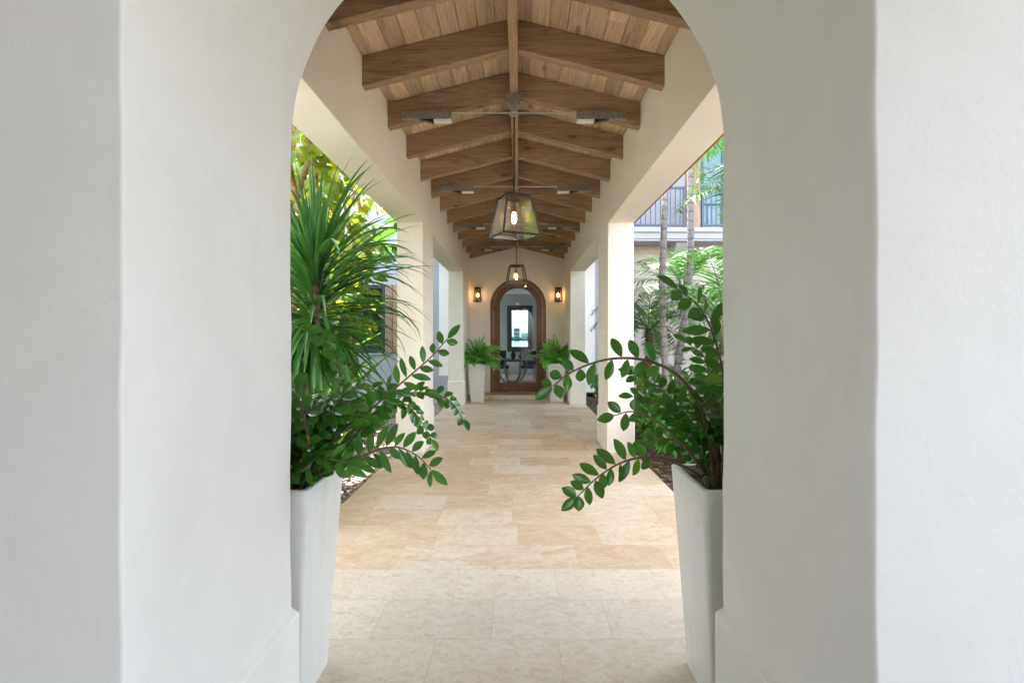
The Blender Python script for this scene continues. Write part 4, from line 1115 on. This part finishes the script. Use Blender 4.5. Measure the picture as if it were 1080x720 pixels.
bush('leafy_shrub', (-3.75, 8.4, 0), 'tall yellow green shrub in front of the dark window', 82, (0.6, 0.8, 1.15), 3400, 'bright', (0.1, 0.17), asp=0.35)
bush('leafy_shrub', (-4.6, 7.0, 0), 'dense dark shrub filling the far left of the garden', 83, (1.0, 1.0, 1.5), 4200, 'dark', (0.12, 0.2), asp=0.35)
bush('leafy_shrub', (-2.6, 8.6, 0), 'small low shrub by the pebbles near the left pillar', 84, (0.3, 0.5, 0.22), 800, 'dark', (0.05, 0.09))
bush('leafy_shrub', (-2.05, 4.6, 0), 'dark shrub behind the left planter beside the brown trunk', 85, (0.22, 0.4, 0.42), 900, 'dark', (0.08, 0.13))
bush('leafy_shrub', (-5.6, 9.5, 0), 'tall shrub at the foot of the white house wall far left', 86, (1.2, 1.2, 1.8), 3500, 'bright', (0.12, 0.2), asp=0.35)


bush('leafy_shrub', (-2.35, 4.3, 0), 'mid green shrub filling the gap left of the brown spiky tree trunk', 89, (0.4, 0.5, 0.9), 2000, 'bright', (0.09, 0.16), asp=0.35)
bush('leafy_shrub', (-3.3, 7.6, 0), 'tall yellowish shrub between the vines and the first left pillar', 90, (0.5, 0.6, 1.4), 3000, 'bright', (0.10, 0.18), asp=0.35)


vine((-2.75, 8.2, -0.03), (-2.65, 8.3, 4.0), 54, 'small leaved golden vine against the white house wall, nearest the first left pillar', 420, (0.10, 0.2), zr_=(1.6, 4.3), spread=0.5)
palm('slender_palm', (3.0, 9.6, -0.03), (3.1, 9.6, 1.9), 0.05, 14, 'mid height palm with full bright crown below the balcony slab', 19, L=(1.3, 1.7), ll=0.42, lw=0.03, els=(0.3, 1.45), bend=(1.2, 2.3))
palm('slender_palm', (3.75, 8.2, -0.03), (3.8, 8.2, 4.2), 0.05, 12, 'palm whose crown hides the dark balcony window at the right edge', 22, L=(1.3, 1.8), ll=0.45, lw=0.028, els=(0.1, 1.3), bend=(1.2, 2.3))

# ------------------------------------------------------------------ world, sun, camera
EL, AZ = 60.0, -14.0       # azimuth measured from +Y, negative = from the left
wd = bpy.data.worlds.new('World'); scene.world = wd; wd.use_nodes = True
nt = wd.node_tree; bg = nt.nodes['Background']
sky = nt.nodes.new('ShaderNodeTexSky'); sky.sky_type = 'NISHITA'; sky.sun_disc = False
sky.sun_elevation = R(EL); sky.sun_rotation = R(AZ); sky.dust_density = 2.0; sky.air_density = 1.0
hs = nt.nodes.new('ShaderNodeHueSaturation'); hs.inputs['Saturation'].default_value = 0.62   # thin bright haze
nt.links.new(sky.outputs[0], hs.inputs['Color']); nt.links.new(hs.outputs[0], bg.inputs['Color']); bg.inputs['Strength'].default_value = 0.15
sl = bpy.data.lights.new('sun', 'SUN'); sl.energy = 2.7; sl.angle = R(0.6); sl.color = (1.0, 0.94, 0.88)
so = bpy.data.objects.new('sun', sl); COL.objects.link(so)
sd = Vector((math.sin(R(AZ)) * math.cos(R(EL)), math.cos(R(AZ)) * math.cos(R(EL)), math.sin(R(EL))))
so.rotation_euler = sd.to_track_quat('Z', 'Y').to_euler(); so.location = sd * 30
cam = bpy.data.cameras.new('camera'); co = bpy.data.objects.new('camera', cam); COL.objects.link(co)
cam.lens = 18.0; cam.sensor_width = 36.0; cam.sensor_fit = 'HORIZONTAL'
co.location = (CX, 0, H); co.rotation_euler = (R(90), 0, 0)
cam.shift_x = -(VX - 540) / 1080.0; cam.shift_y = -(360 - VY) / 1080.0
cam.clip_start = 0.05; cam.clip_end = 5000
scene.camera = co
scene.view_settings.view_transform = 'Standard'; scene.view_settings.look = 'None'
scene.view_settings.exposure = 3.28; scene.view_settings.gamma = 1.0
scene.view_settings.use_curve_mapping = False
try:
    scene.cycles.max_bounces = 10; scene.cycles.diffuse_bounces = 6; scene.cycles.transparent_max_bounces = 16
    scene.cycles.use_denoising = True; scene.cycles.sample_clamp_indirect = 6.0
    scene.cycles.caustics_reflective = False
except Exception: pass
